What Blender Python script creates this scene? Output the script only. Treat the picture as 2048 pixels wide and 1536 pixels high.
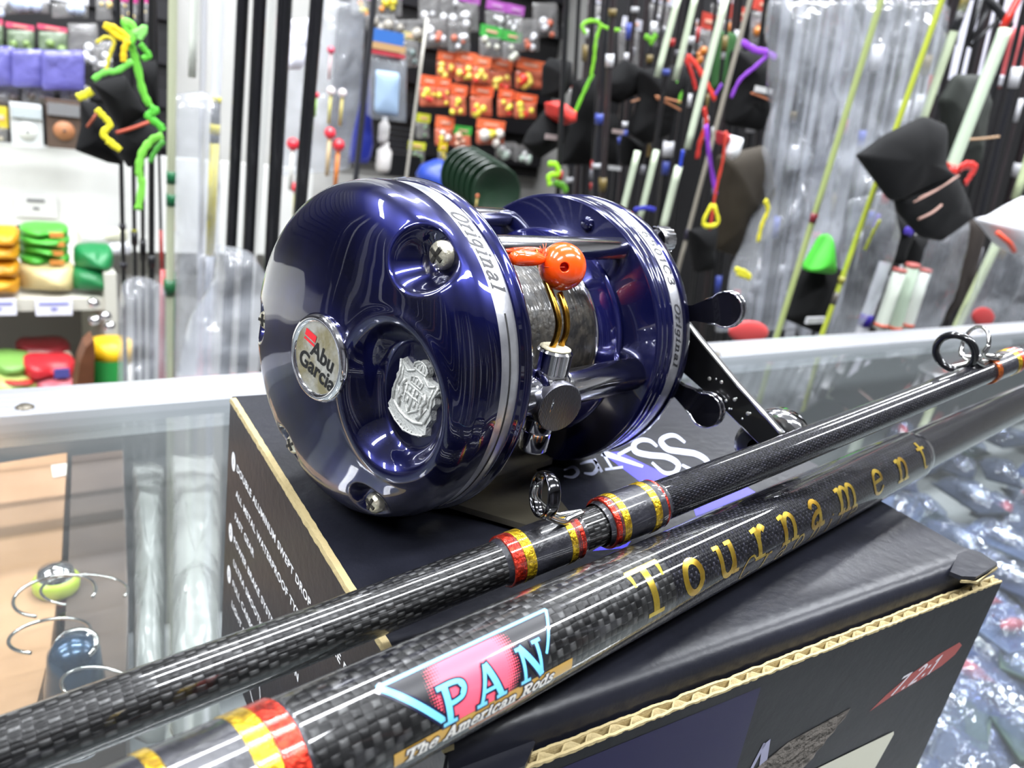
import bpy, bmesh, math, random
from math import sin, cos, pi, radians, sqrt, atan2
from mathutils import Vector, Matrix, noise
random.seed(11)
R_ = random.Random(5)
for o in list(bpy.data.objects): bpy.data.objects.remove(o)
COL = bpy.context.scene.collection
SC = bpy.context.scene

# ------------------------------------------------------------------ camera, light, exposure
ZC = 0.15634                                   # camera height above the counter glass
F = 1555.3
Mr = Vector((0.985, 0.0608, 0.1616)); Mu = Vector((-0.1727, 0.3471, 0.9218)); Mb = Vector((0.0, -0.9359, 0.3524))
Mr.normalize(); Mb.normalize(); Mu = Mb.cross(Mr)
CAM = Vector((0, 0, ZC))
cd = bpy.data.cameras.new('camera'); cam = bpy.data.objects.new('camera', cd); COL.objects.link(cam)
mw = Matrix((Mr, Mu, Mb)).transposed().to_4x4(); mw.translation = CAM
cam.matrix_world = mw
cd.sensor_width = 36.0; cd.lens = 36.0 * F / 2048; cd.clip_start = 0.01; cd.clip_end = 50
cd.dof.use_dof = True; cd.dof.focus_distance = 0.135; cd.dof.aperture_fstop = 31.0
SC.camera = cam
SC.view_settings.view_transform = 'Standard'; SC.view_settings.look = 'None'
SC.view_settings.gamma = 1.0; SC.view_settings.use_curve_mapping = False
SC.view_settings.exposure = 0.35
SC.cycles.use_denoising = True
SC.cycles.max_bounces = 8; SC.cycles.transparent_max_bounces = 16
SC.cycles.caustics_reflective = False; SC.cycles.caustics_refractive = False
w = bpy.data.worlds.new('world'); SC.world = w; w.use_nodes = True
w.node_tree.nodes['Background'].inputs[0].default_value = (0.75, 0.8, 1.0, 1)
w.node_tree.nodes['Background'].inputs[1].default_value = 0.5

TH = radians(37.6)
U = Vector((cos(TH), sin(TH), 0)); V = Vector((-sin(TH), cos(TH), 0)); Z = Vector((0, 0, 1))
ROTU = Matrix((U, V, Z)).transposed()
CEIL = 1.75
LAMPS = [(u, v) for v in (-0.55, 0.45, 1.3) for u in (-1.3, 0.45, 2.2)]
LAMP_W = 34.0
def area(name, loc, sx, sy, power, col=(0.93, 0.96, 1.0)):
    l = bpy.data.lights.new(name, 'AREA'); l.shape = 'RECTANGLE'; l.size = sx; l.size_y = sy
    l.energy = power; l.color = col
    o = bpy.data.objects.new(name, l); COL.objects.link(o); o.location = loc
    o.rotation_euler = (0, 0, TH)
    return o
for u, v in LAMPS:
    p = U * u + V * v; area('lamp_light', (p.x, p.y, CEIL - 0.075), 1.15, 0.13, LAMP_W)

# ------------------------------------------------------------------ pixel helpers: a point of the photograph to a point of the place
def ray(p): return (Mr * ((p[0] - 1024) / F) + Mu * (-(p[1] - 768) / F) - Mb)
def atY(p, Y): d = ray(p); return CAM + d * (Y / d.y)
def atV(p, v): d = ray(p); return CAM + d * (v / d.dot(V))
def atZ(p, z): d = ray(p); return CAM + d * ((z - ZC) / d.z)
def pxsize(P): return (P - CAM).dot(-Mb) / F            # metres per pixel at P

# ------------------------------------------------------------------ materials
def lin(c):
    if isinstance(c, str):
        c = [int(c[i:i+2], 16) / 255 for i in (0, 2, 4)]
        c = [x / 12.92 if x <= 0.04045 else ((x + 0.055) / 1.055) ** 2.4 for x in c]
    return (*c[:3], 1.0)
MATS = {}
def pm(name, col, rough=0.5, metal=0.0, coat=0.0, spec=0.5, bump=0.0, bscale=200.0, var=0.0, vscale=30.0, col2=None, coatr=0.03, sheen=0.0):
    if name in MATS: return MATS[name]
    m = bpy.data.materials.new(name); m.use_nodes = True; nt = m.node_tree; N = nt.nodes; L = nt.links
    b = N['Principled BSDF']; b.inputs['Base Color'].default_value = lin(col)
    b.inputs['Roughness'].default_value = rough; b.inputs['Metallic'].default_value = metal
    b.inputs['Coat Weight'].default_value = coat; b.inputs['Coat Roughness'].default_value = coatr
    b.inputs['Specular IOR Level'].default_value = spec
    if sheen: b.inputs['Sheen Weight'].default_value = sheen
    tc = N.new('ShaderNodeTexCoord')
    if col2 is not None or var:
        n = N.new('ShaderNodeTexNoise'); n.inputs['Scale'].default_value = vscale; n.inputs['Detail'].default_value = 6
        L.new(tc.outputs['Object'], n.inputs['Vector'])
        r = N.new('ShaderNodeValToRGB'); c = lin(col)
        r.color_ramp.elements[0].position = 0.4; r.color_ramp.elements[1].position = 0.62
        r.color_ramp.elements[0].color = c
        r.color_ramp.elements[1].color = lin(col2) if col2 is not None else (*[min(1, x * (1 + var)) for x in c[:3]], 1)
        L.new(n.outputs['Fac'], r.inputs['Fac']); L.new(r.outputs['Color'], b.inputs['Base Color'])
    if bump:
        n = N.new('ShaderNodeTexNoise'); n.inputs['Scale'].default_value = bscale; n.inputs['Detail'].default_value = 4
        L.new(tc.outputs['Object'], n.inputs['Vector'])
        bp = N.new('ShaderNodeBump'); bp.inputs['Strength'].default_value = bump; bp.inputs['Distance'].default_value = 0.0005
        L.new(n.outputs['Fac'], bp.inputs['Height']); L.new(bp.outputs['Normal'], b.inputs['Normal'])
    MATS[name] = m; return m
def hexmat(h, rough=0.45, metal=0.0, coat=0.0): return pm('c_%s_%g_%g' % (h, rough, metal), h, rough, metal, coat)
def emat(name, col, s):
    m = bpy.data.materials.new(name); m.use_nodes = True; nt = m.node_tree
    e = nt.nodes.new('ShaderNodeEmission'); e.inputs[0].default_value = lin(col); e.inputs[1].default_value = s
    nt.links.new(e.outputs[0], nt.nodes['Material Output'].inputs[0]); return m
def clearmat(name, tint, haze, hazecol, rough=0.12, ior=1.5, bump=0.0, bscale=40.0, bdist=0.002):
    """thin clear sheet: see-through body, Fresnel gloss on top, a little milky haze"""
    if name in MATS: return MATS[name]
    m = bpy.data.materials.new(name); m.use_nodes = True; nt = m.node_tree; N = nt.nodes; L = nt.links
    N.remove(N['Principled BSDF'])
    tr = N.new('ShaderNodeBsdfTransparent'); tr.inputs[0].default_value = lin(tint)
    df = N.new('ShaderNodeBsdfDiffuse'); df.inputs[0].default_value = lin(hazecol)
    gl = N.new('ShaderNodeBsdfGlossy'); gl.inputs['Roughness'].default_value = rough
    m1 = N.new('ShaderNodeMixShader'); m1.inputs[0].default_value = haze
    fr = N.new('ShaderNodeFresnel'); fr.inputs['IOR'].default_value = ior
    m2 = N.new('ShaderNodeMixShader')
    L.new(tr.outputs[0], m1.inputs[1]); L.new(df.outputs[0], m1.inputs[2])
    ge = N.new('ShaderNodeNewGeometry'); iv = N.new('ShaderNodeMath'); iv.operation = 'SUBTRACT'; iv.inputs[0].default_value = 1.0; L.new(ge.outputs['Backfacing'], iv.inputs[1])
    mu = N.new('ShaderNodeMath'); mu.operation = 'MULTIPLY'; L.new(fr.outputs[0], mu.inputs[0]); L.new(iv.outputs[0], mu.inputs[1])
    L.new(mu.outputs[0], m2.inputs[0]); L.new(m1.outputs[0], m2.inputs[1]); L.new(gl.outputs[0], m2.inputs[2])
    L.new(m2.outputs[0], N['Material Output'].inputs[0])
    if bump:
        tc = N.new('ShaderNodeTexCoord'); n = N.new('ShaderNodeTexNoise'); n.inputs['Scale'].default_value = bscale
        n.inputs['Detail'].default_value = 3; L.new(tc.outputs['Object'], n.inputs['Vector'])
        bp = N.new('ShaderNodeBump'); bp.inputs['Strength'].default_value = bump; bp.inputs['Distance'].default_value = bdist
        L.new(n.outputs['Fac'], bp.inputs['Height'])
        for x in (df, gl, fr): L.new(bp.outputs['Normal'], x.inputs['Normal'])
    MATS[name] = m; return m
BLACKCLOTH = pm('black_cloth', '101011', 0.9, bump=0.5, bscale=60, spec=.25)
CHROME = pm('chrome', 'd8d8dc', 0.09, 1.0, bump=0.04, bscale=300)
PLASTIC = clearmat('clear_plastic', 'f0f2f4', 0.2, 'd0d4da', 0.15, 1.5, 0.8, 45, 0.004)
PLASTIC2 = clearmat('clear_plastic_bag', 'f8f9fb', 0.17, 'dfe2e8', 0.14, 1.5, 1.0, 16, 0.01)

# ------------------------------------------------------------------ mesh helpers
class MB:
    def __init__(s): s.v = []; s.f = []; s.uv = {}; s.sm = []
    def add(s, vs, fs, smooth=False, uv=None):
        b = len(s.v); s.v += [Vector(x) for x in vs]
        for i, f in enumerate(fs):
            s.f.append([b + k for k in f]); s.sm.append(smooth)
            if uv: s.uv[len(s.f) - 1] = [uv[k] for k in f]
        return s
    def box(s, c, size, rot=None):
        c = Vector(c); h = [x / 2 for x in size]
        vs = [Vector((x, y, z)) for x in (-h[0], h[0]) for y in (-h[1], h[1]) for z in (-h[2], h[2])]
        if rot is not None: vs = [rot @ x for x in vs]
        return s.add([c + x for x in vs], [(0, 1, 3, 2), (4, 6, 7, 5), (0, 4, 5, 1), (2, 3, 7, 6), (0, 2, 6, 4), (1, 5, 7, 3)])
    def grid(s, rows, smooth=True, closed=False, uv=None, cap=False):
        n = len(rows[0]); vs = [p for r in rows for p in r]; fs = []
        for i in range(len(rows) - 1):
            for j in range(n if closed else n - 1):
                k = (j + 1) % n
                fs.append((i * n + j, i * n + k, (i + 1) * n + k, (i + 1) * n + j))
        if cap: fs.append(tuple(range(n - 1, -1, -1))); fs.append(tuple((len(rows) - 1) * n + k for k in range(n)))
        return s.add(vs, fs, smooth, uv)
    def tube(s, pts, r, n=12, cap=True, flat=None, smooth=True):
        pts = [Vector(p) for p in pts]; rr = r if isinstance(r, (list, tuple)) else [r] * len(pts)
        rows = []; up = None
        for i, p in enumerate(pts):
            d = (pts[min(i + 1, len(pts) - 1)] - pts[max(i - 1, 0)]).normalized()
            if up is None: up = d.orthogonal().normalized() if flat is None else flat
            a = (up - d * up.dot(d)); a = a.normalized() if a.length > 1e-6 else d.orthogonal().normalized()
            b = d.cross(a); up = a
            k = 1.0 if flat is None else 0.25
            rows.append([p + (a * cos(2 * pi * j / n) * k + b * sin(2 * pi * j / n)) * rr[i] for j in range(n)])
        return s.grid(rows, smooth, True, cap=cap)
    def lathe(s, prof, o, ax, n=48, ref=None, smooth=True, a0=0, a1=2 * pi, cap=False):
        """prof: (radius, offset along ax)"""
        o = Vector(o); ax = Vector(ax).normalized(); e = (Vector(ref) if ref is not None else ax.orthogonal()).normalized(); g = ax.cross(e)
        full = abs(a1 - a0 - 2 * pi) < 1e-6
        rows = [[o + ax * h + (e * cos(a0 + (a1 - a0) * j / (n if full else n - 1)) + g * sin(a0 + (a1 - a0) * j / (n if full else n - 1))) * max(r, 1e-6) for j in range(n)] for r, h in prof]
        return s.grid(rows, smooth, full, cap=cap)
    def prism(s, poly, o, X, Y, N, h, inset=0.0):
        o = Vector(o); n = len(poly)
        cx = sum(p[0] for p in poly) / n; cy = sum(p[1] for p in poly) / n
        lo = [o + X * x + Y * y for x, y in poly]
        hi = [o + X * (cx + (x - cx) * (1 - inset)) + Y * (cy + (y - cy) * (1 - inset)) + N * h for x, y in poly]
        fs = [tuple(range(n - 1, -1, -1)), tuple(range(n, 2 * n))] + [(i, (i + 1) % n, n + (i + 1) % n, n + i) for i in range(n)]
        return s.add(lo + hi, fs)
    def build(s, name, m, parent=None, fix=True, auto=None):
        me = bpy.data.meshes.new(name); me.from_pydata([tuple(x) for x in s.v], [], s.f)
        if s.uv:
            ul = me.uv_layers.new(name='UVMap')
            for pi_, p in enumerate(me.polygons):
                if pi_ in s.uv:
                    for li, c in zip(p.loop_indices, s.uv[pi_]): ul.data[li].uv = c
        for p, sm in zip(me.polygons, s.sm): p.use_smooth = sm
        if fix:
            bm = bmesh.new(); bm.from_mesh(me); bmesh.ops.recalc_face_normals(bm, faces=bm.faces); bm.to_mesh(me); bm.free()
        if m: me.materials.append(m)
        o = bpy.data.objects.new(name, me); COL.objects.link(o)
        if parent: o.parent = parent
        if auto: me.set_sharp_from_angle(angle=radians(auto))
        return o
def tag(o, label=None, cat=None, group=None, kind=None):
    if label: o['label'] = label
    if cat: o['category'] = cat
    if group: o['group'] = group
    if kind: o['kind'] = kind
    return o
def empty(name, loc, label, cat, group=None, mat3=None):
    o = bpy.data.objects.new(name, None); COL.objects.link(o); o.empty_display_size = 0.02
    m = (mat3.to_4x4() if mat3 else Matrix.Identity(4)); m.translation = Vector(loc); o.matrix_world = m
    return tag(o, label, cat, group)
def wbuild(mb, name, m, root, **k):
    """build a mesh given in world coordinates under root"""
    inv = root.matrix_world.inverted(); mb.v = [inv @ x for x in mb.v]
    return mb.build(name, m, root, **k)
def catmull(pts, n=6):
    pts = [Vector(p) for p in pts]; out = []
    for i in range(len(pts) - 1):
        p0 = pts[max(i - 1, 0)]; p1 = pts[i]; p2 = pts[i + 1]; p3 = pts[min(i + 2, len(pts) - 1)]
        for k in range(n):
            t = k / n; out.append(0.5 * ((2 * p1) + (p2 - p0) * t + (2 * p0 - 5 * p1 + 4 * p2 - p3) * t * t + (3 * p1 - p0 - 3 * p2 + p3) * t ** 3))
    out.append(pts[-1]); return out

# ------------------------------------------------------------------ stroke lettering (cap height 1)
G = {}
def st(*p, w=0.09, w2=None, c=False): return (p, w, w2 if w2 is not None else w, c)
G['T'] = (.95, [st((.47, 0), (.47, 1), w=.15), st((.0, .97), (.94, .97), w=.07), st((.03, .98), (.06, .68), w=.1, w2=.03), st((.91, .98), (.88, .68), w=.1, w2=.03), st((.24, .02), (.7, .02), w=.06)])
G['o'] = (.68, [st(*[(.34 + .25 * sin(a * pi / 8), .37 + .34 * cos(a * pi / 8)) for a in range(17)], w=.12)])
G['u'] = (.74, [st((.14, .72), (.14, .25), (.2, .07), (.33, .02), (.46, .1), (.54, .25), w=.1, c=True), st((.55, .73), (.55, 0), w=.12), st((.0, .71), (.16, .71), w=.06), st((.4, .71), (.58, .71), w=.06), st((.55, .03), (.7, .03), w=.06)])
G['r'] = (.58, [st((.2, 0), (.2, .72), w=.12), st((.03, .68), (.22, .71), w=.07), st((.03, .03), (.4, .03), w=.06), st((.22, .45), (.3, .62), (.42, .7), (.5, .62), w=.09, w2=.14, c=True)])
G['n'] = (.76, [st((.18, 0), (.18, .72), w=.12), st((.02, .68), (.2, .71), w=.07), st((.03, .03), (.34, .03), w=.06), st((.2, .48), (.3, .65), (.42, .7), (.54, .6), (.57, .4), (.57, .0), w=.09, w2=.12, c=True), st((.43, .03), (.73, .03), w=.06)])
G['a'] = (.68, [st((.1, .56), (.2, .68), (.34, .7), (.47, .58), (.48, .4), (.48, .15), (.54, .03), (.66, .05), w=.1, c=True), st((.48, .42), (.28, .38), (.12, .26), (.1, .1), (.24, .01), (.38, .06), (.48, .2), w=.1, c=True)])
G['m'] = (1.08, [st((.18, 0), (.18, .72), w=.11), st((.02, .68), (.2, .71), w=.07), st((.03, .03), (.34, .03), w=.06), st((.2, .48), (.3, .66), (.4, .7), (.51, .6), (.53, .4), (.53, 0), w=.09, c=True), st((.53, .45), (.64, .66), (.74, .7), (.86, .6), (.88, .4), (.88, 0), w=.09, c=True), st((.42, .03), (.66, .03), w=.06), st((.76, .03), (1.02, .03), w=.06)])
G['e'] = (.66, [st((.08, .38), (.56, .42), w=.07), st((.56, .42), (.54, .6), (.36, .71), (.16, .6), (.08, .36), (.14, .1), (.33, .01), (.48, .05), (.6, .2), w=.1, w2=.06, c=True)])
G['t'] = (.52, [st((.26, .95), (.26, .2), (.34, .04), (.5, .06), w=.12, w2=.07), st((.04, .72), (.5, .72), w=.07)])
G['P'] = (.86, [st((.26, 0), (.26, 1), w=.15), st((.05, .97), (.5, .97), (.76, .9), (.82, .74), (.72, .56), (.5, .5), (.3, .5), w=.09, c=True), st((.74, .88), (.81, .74), (.73, .6), w=.12, c=True), st((.06, .03), (.46, .03), w=.07)])
G['A'] = (1.0, [st((.16, .03), (.48, 1), w=.08), st((.5, 1), (.84, .03), w=.15), st((.26, .34), (.72, .34), w=.07), st((.02, .03), (.32, .03), w=.07), st((.68, .03), (1.0, .03), w=.07)])
G['N'] = (1.0, [st((.2, .03), (.2, .97), w=.08), st((.2, 1), (.8, 0), w=.15), st((.8, 0), (.8, .97), w=.08), st((.04, .03), (.36, .03), w=.07), st((.05, .97), (.24, .97), w=.07), st((.66, .97), (.95, .97), w=.07)])
G['h'] = (.76, [st((.18, 0), (.18, .98), w=.12), st((.04, .96), (.2, .98), w=.06), st((.03, .03), (.34, .03), w=.06), st((.2, .48), (.3, .65), (.42, .7), (.54, .6), (.57, .4), (.57, 0), w=.1, c=True), st((.43, .03), (.73, .03), w=.06)])
G['i'] = (.4, [st((.2, 0), (.2, .7), w=.12), st((.04, .69), (.22, .69), w=.06), st((.04, .03), (.37, .03), w=.06), st((.13, .9), (.25, .9), w=.12)])
G['c'] = (.62, [st((.54, .56), (.38, .69), (.18, .62), (.08, .36), (.16, .1), (.34, .01), (.54, .14), w=.11, c=True)])
G['R'] = (.98, [st((.24, 0), (.24, 1), w=.15), st((.05, .97), (.5, .97), (.72, .9), (.78, .74), (.7, .58), (.5, .52), (.3, .52), w=.1, c=True), st((.46, .52), (.78, .05), (.95, .05), w=.14), st((.06, .03), (.44, .03), w=.07)])
G['d'] = (.76, [st((.56, 0), (.56, .98), w=.12), st((.42, .96), (.58, .98), w=.06), st((.54, .56), (.38, .69), (.18, .62), (.08, .36), (.16, .1), (.34, .01), (.54, .14), w=.1, c=True), st((.56, .03), (.72, .03), w=.06)])
G['s'] = (.56, [st((.46, .58), (.34, .69), (.18, .66), (.12, .52), (.24, .4), (.4, .3), (.44, .14), (.3, .02), (.14, .04), (.06, .16), w=.1, c=True)])
G['l'] = (.4, [st((.2, 0), (.2, .98), w=.12), st((.04, .96), (.2, .96), w=.06), st((.04, .03), (.37, .03), w=.06)])
G['g'] = (.68, [st(*[(.3 + .22 * sin(a * pi / 8), .42 + .28 * cos(a * pi / 8)) for a in range(17)], w=.09), st((.53, .7), (.53, -.1), (.4, -.26), (.12, -.22), w=.09, c=True)])
G['O'] = (.9, [st(*[(.45 + .38 * sin(a * pi / 8), .5 + .48 * cos(a * pi / 8)) for a in range(17)], w=.1)])
G['S'] = (.7, [st((.6, .8), (.46, .97), (.24, .95), (.1, .78), (.2, .6), (.46, .42), (.6, .24), (.48, .05), (.24, .03), (.08, .2), w=.12, c=True)])
G['6'] = (.66, [st((.55, .88), (.35, .97), (.14, .7), (.08, .35), (.2, .05), (.42, .02), (.56, .2), (.5, .45), (.3, .55), (.1, .4), w=.1, c=True)])
G['5'] = (.66, [st((.55, .97), (.15, .97), (.12, .58), w=.09), st((.12, .58), (.35, .62), (.55, .45), (.52, .15), (.3, .02), (.08, .12), w=.1, c=True)])
G['0'] = (.66, [st(*[(.32 + .24 * sin(a * pi / 8), .5 + .48 * cos(a * pi / 8)) for a in range(17)], w=.1)])
G['1'] = (.46, [st((.08, .78), (.26, .97), w=.08), st((.26, 0), (.26, 1), w=.1)])
G['C'] = (.8, [st((.7, .8), (.5, .97), (.22, .9), (.08, .5), (.22, .1), (.5, .02), (.72, .22), w=.11, c=True)])
G['3'] = (.66, [st((.1, .85), (.3, .97), (.5, .85), (.46, .62), (.26, .52), (.5, .42), (.56, .2), (.36, .02), (.08, .12), w=.1, c=True)])
G['7'] = (.62, [st((.06, .96), (.56, .96), (.2, 0), w=.12)])
G['2'] = (.64, [st((.1, .8), (.3, .97), (.52, .82), (.5, .6), (.1, .05), w=.11, c=True), st((.08, .05), (.56, .05), w=.1)])
G[':'] = (.3, [st((.08, .2), (.2, .2), w=.13), st((.08, .65), (.2, .65), w=.13)])
G['.'] = (.3, [st((.08, .06), (.2, .06), w=.12)])
G[' '] = (.42, [])
def strokes(mb, text, fn, x0=0.0, gap=0.0, h=1.0, wx=1.0, bold=0.0, slant=0.0, xs=None, lift=0.0):
    """fn(x, y, lift) -> point; h scales the letters, wx widens them"""
    x = x0
    for k, ch in enumerate(text):
        w_, ss = G[ch]
        bx = x if xs is None else xs[k] - w_ * h * wx / 2
        for pts, wa, wb, cv in ss:
            pp = [Vector((p[0], p[1], 0)) for p in pts]
            if cv: pp = catmull(pp, 5)
            else:
                q = []
                for i in range(len(pp) - 1):
                    m_ = max(1, int((pp[i + 1] - pp[i]).length / .12))
                    q += [pp[i].lerp(pp[i + 1], j / m_) for j in range(m_)]
                pp = q + [pp[-1]]
            rows = []
            for i, p in enumerate(pp):
                d = (pp[min(i + 1, len(pp) - 1)] - pp[max(i - 1, 0)])
                if d.length < 1e-6: d = Vector((1, 0, 0))
                d.normalize(); nn = Vector((-d.y, d.x, 0)); wd = (wa + (wb - wa) * i / max(1, len(pp) - 1)) / 2 + bold / 2
                ext = -d * bold / 2 if i == 0 else (d * bold / 2 if i == len(pp) - 1 else Vector())
                row = []
                for s in (-1, 0, 1):
                    q = p + nn * wd * s + ext
                    row.append(fn(bx + (q.x + slant * q.y) * h * wx, q.y * h, lift))
                rows.append(row)
            mb.grid(rows, True)
        x += w_ * h * wx + gap
    return x
def bfont(text, size, bold=0.0, extrude=0.0, shear=0.0, spacing=1.0):
    c = bpy.data.curves.new('t', 'FONT'); c.body = text; c.size = size; c.offset = bold; c.extrude = extrude; c.shear = shear; c.space_character = spacing
    c.align_x = 'CENTER'; c.align_y = 'CENTER'
    o = bpy.data.objects.new('t', c); COL.objects.link(o)
    dg = bpy.context.evaluated_depsgraph_get(); me = bpy.data.meshes.new_from_object(o.evaluated_get(dg))
    bpy.data.objects.remove(o); vs = [v.co.copy() for v in me.vertices]; fs = [tuple(p.vertices) for p in me.polygons]
    bpy.data.meshes.remove(me); return vs, fs

def stripewall(name):  # stripes added to the unseen walls' colour for reflections in the reel dome
    m = pm(name, '202024', 0.6); nt = m.node_tree; N = nt.nodes; L = nt.links
    tc = N.new('ShaderNodeTexCoord'); mp = N.new('ShaderNodeMapping'); mp.inputs['Scale'].default_value = (9, 9, .35); L.new(tc.outputs['Object'], mp.inputs[0])
    vo = N.new('ShaderNodeTexVoronoi'); vo.inputs['Scale'].default_value = 1.6; L.new(mp.outputs[0], vo.inputs['Vector'])
    r = N.new('ShaderNodeValToRGB'); r.color_ramp.interpolation = 'CONSTANT'; r.color_ramp.elements[0].color = lin('0d0d10'); r.color_ramp.elements[1].color = lin('3a3a40'); r.color_ramp.elements[1].position = .45
    for p, c in ((.62, '8a8a92'), (.7, '17171b'), (.86, '5a3c34'), (.92, 'b8b8c0')):
        e = r.color_ramp.elements.new(p); e.color = lin(c)
    sp = N.new('ShaderNodeSeparateColor'); L.new(vo.outputs['Color'], sp.inputs[0]); L.new(sp.outputs[0], r.inputs[0]); L.new(r.outputs[0], N['Principled BSDF'].inputs['Base Color']); return m
# ================================================================== THE SETTING
FLOORZ = -0.95
def struct(mb, name, m, **k): return tag(mb.build(name, m, **k), kind='structure')
def uvz(u, v, z): return U * u + V * v + Z * z
UL, UR, VF, VB = -2.2, 5.6, -1.9, 2.0
def slab(u0, u1, v0, v1, z0, z1):
    return MB().box(uvz((u0 + u1) / 2, (v0 + v1) / 2, (z0 + z1) / 2), (abs(u1 - u0), abs(v1 - v0), abs(z1 - z0)), ROTU)
struct(slab(UL, UR, VF, VB, FLOORZ - 0.1, FLOORZ), 'floor', pm('floor_tile', '8d8a86', 0.35, var=0.3, vscale=3))
struct(slab(UL, UR, VF, VB, CEIL, CEIL + 0.1), 'ceiling', pm('ceiling_paint', 'e4e6ea', 0.8))
struct(slab(UL, UR, VB, VB + 0.1, FLOORZ, CEIL), 'wall_back', pm('wall_paint', 'b9b8b4', 0.7))
struct(slab(UL, UR, VF - 0.1, VF, FLOORZ, CEIL), 'wall_front', stripewall('wall_shop_dark'))
struct(slab(UL - 0.1, UL, VF, VB, FLOORZ, CEIL), 'wall_left', stripewall('wall_shop_side'))
struct(slab(UR, UR + 0.1, VF, VB, FLOORZ, CEIL), 'wall_right', pm('wall_paint', 'b9b8b4', 0.7))
TUBE = emat('lamp_tube_glow', 'f4f8ff', 10.0)
FIX = pm('lamp_housing', 'e8e8ea', 0.4)
for i, (u, v) in enumerate(LAMPS):
    r = empty('ceiling_lamp', uvz(u, v, CEIL), 'white twin tube ceiling lamp over the shop floor', 'lamp', 'ceiling lamps', ROTU)
    MB().box((0, 0, -0.02), (1.25, 0.16, 0.04)).build('housing', FIX, r)
    for s in (-1, 1): MB().tube([(-0.6, s * 0.045, -0.055), (0.6, s * 0.045, -0.055)], 0.012, 10).build('tube', TUBE, r)

# ------------------------------------------------------------------ glass counter
VR0, VR1 = 0.334, 0.362                        # the aluminium rail along the far edge of the glass
cnt = empty('glass_counter', uvz(0.4, 0.1, FLOORZ), 'glass display counter with a brushed aluminium edge rail', 'counter')
GLASS = clearmat('counter_glass', 'f4f6f5', 0.02, 'c8cccc', 0.015, 1.8, 0.03, 3.0)
wbuild(slab(-0.75, 1.75, -0.28, 0.336, -0.006, 0.0), 'glass_top', GLASS, cnt)
ALU = pm('brushed_aluminium', 'e6e7ec', 0.32, 0.9, bump=0.06, bscale=400)
rail = slab(-0.75, 1.75, VR0, VR1, -0.010, 0.0035)
for v in (0.338, 0.3425, 0.347, 0.3515, 0.356): rail.box(uvz(0.5, v, 0.0037), (2.5, 0.0018, 0.0008), ROTU)
wbuild(rail, 'edge_rail', ALU, cnt)
for p in ((50, 815), (1433, 708), (1962, 663)):
    q = atZ(p, 0.004); s = MB().lathe([(0.0, .0012), (.0022, .0011), (.0032, .0004), (.0034, 0)], q, Z, 16)
    wbuild(s, 'rivet', pm('rivet_dark', '5b564c', 0.4, 0.6), cnt)
BODY = pm('counter_body', '8f9195', 0.5)
wbuild(slab(-0.75, 1.75, 0.402, 0.412, FLOORZ, -0.024), 'back_panel', pm('counter_back', '6f7376', 0.5), cnt)
wbuild(slab(-0.75, -0.74, -0.28, 0.336, FLOORZ, -0.006), 'side_panel', BODY, cnt)
wbuild(slab(1.74, 1.75, -0.28, 0.336, FLOORZ, -0.006), 'side_panel', BODY, cnt)
SHZ = -0.17
wbuild(slab(-0.738, 1.738, -0.27, 0.40, SHZ - 0.006, SHZ), 'inner_shelf', pm('shelf_grey', '8b8d90', 0.4, col2='74787c', vscale=8), cnt)

# ================================================================== BAITCASTING REEL  (local mm: x front, y along spool, z up)
e1 = Vector((-0.7803, 0.6255, 0.0)); nR = Vector((0.625, 0.7797, -0.0369)).normalized()
eX = -e1.normalized(); eZ = eX.cross(nR).normalized(); eX = nR.cross(eZ)
RC = Vector((-0.02581, 0.13664, -0.04951 + ZC))
BOXTOP = 0.07399
reel = empty('baitcasting_reel', RC - eZ * 0.0315 + nR * 0.03, 'dark blue round baitcasting reel with silver rims standing on the black box', 'fishing reel', None, Matrix((eX, nR, eZ)).transposed())
def RP(x, y, z): return RC + (eX * x + nR * y + eZ * z) * 0.001
def rb(mb, name, m, parent=None, **k):
    """mesh in reel millimetres"""
    par = parent or reel
    mb.v = [Vector((x.x * .001, x.y * .001 - 0.03, x.z * .001 + 0.0315)) for x in mb.v]
    return mb.build(name, m, par, **k)
def blue_mat():
    m = bpy.data.materials.new('blue_lacquer'); m.use_nodes = True; nt = m.node_tree; N = nt.nodes; L = nt.links
    b = N['Principled BSDF']; b.inputs['Roughness'].default_value = 0.28; b.inputs['Metallic'].default_value = 0.85
    b.inputs['Base Color'].default_value = lin('080a38')
    b.inputs['Coat Weight'].default_value = 1.0; b.inputs['Coat Roughness'].default_value = 0.015; b.inputs['Coat IOR'].default_value = 1.6
    tc = N.new('ShaderNodeTexCoord'); n = N.new('ShaderNodeTexNoise'); n.inputs['Scale'].default_value = 90; n.inputs['Detail'].default_value = 5
    L.new(tc.outputs['Object'], n.inputs['Vector'])
    r = N.new('ShaderNodeValToRGB'); r.color_ramp.elements[0].position = .3; r.color_ramp.elements[1].position = .75
    r.color_ramp.elements[0].color = lin('05072a'); r.color_ramp.elements[1].color = lin('0b1050')
    L.new(n.outputs['Fac'], r.inputs['Fac']); L.new(r.outputs['Color'], b.inputs['Base Color'])
    return m
BLUE = blue_mat()
BLUED = pm('blue_satin', '0f1240', 0.2, 0.5, 0.8)
SILV = pm('worn_silver', 'e4e5ea', 0.3, 0.9, bump=0.12, bscale=500, col2='b9bac0', vscale=120)
DARKMETAL = pm('dark_metal', '232326', 0.35, 0.7, bump=0.1)
YAX = (0, 1, 0)
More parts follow.
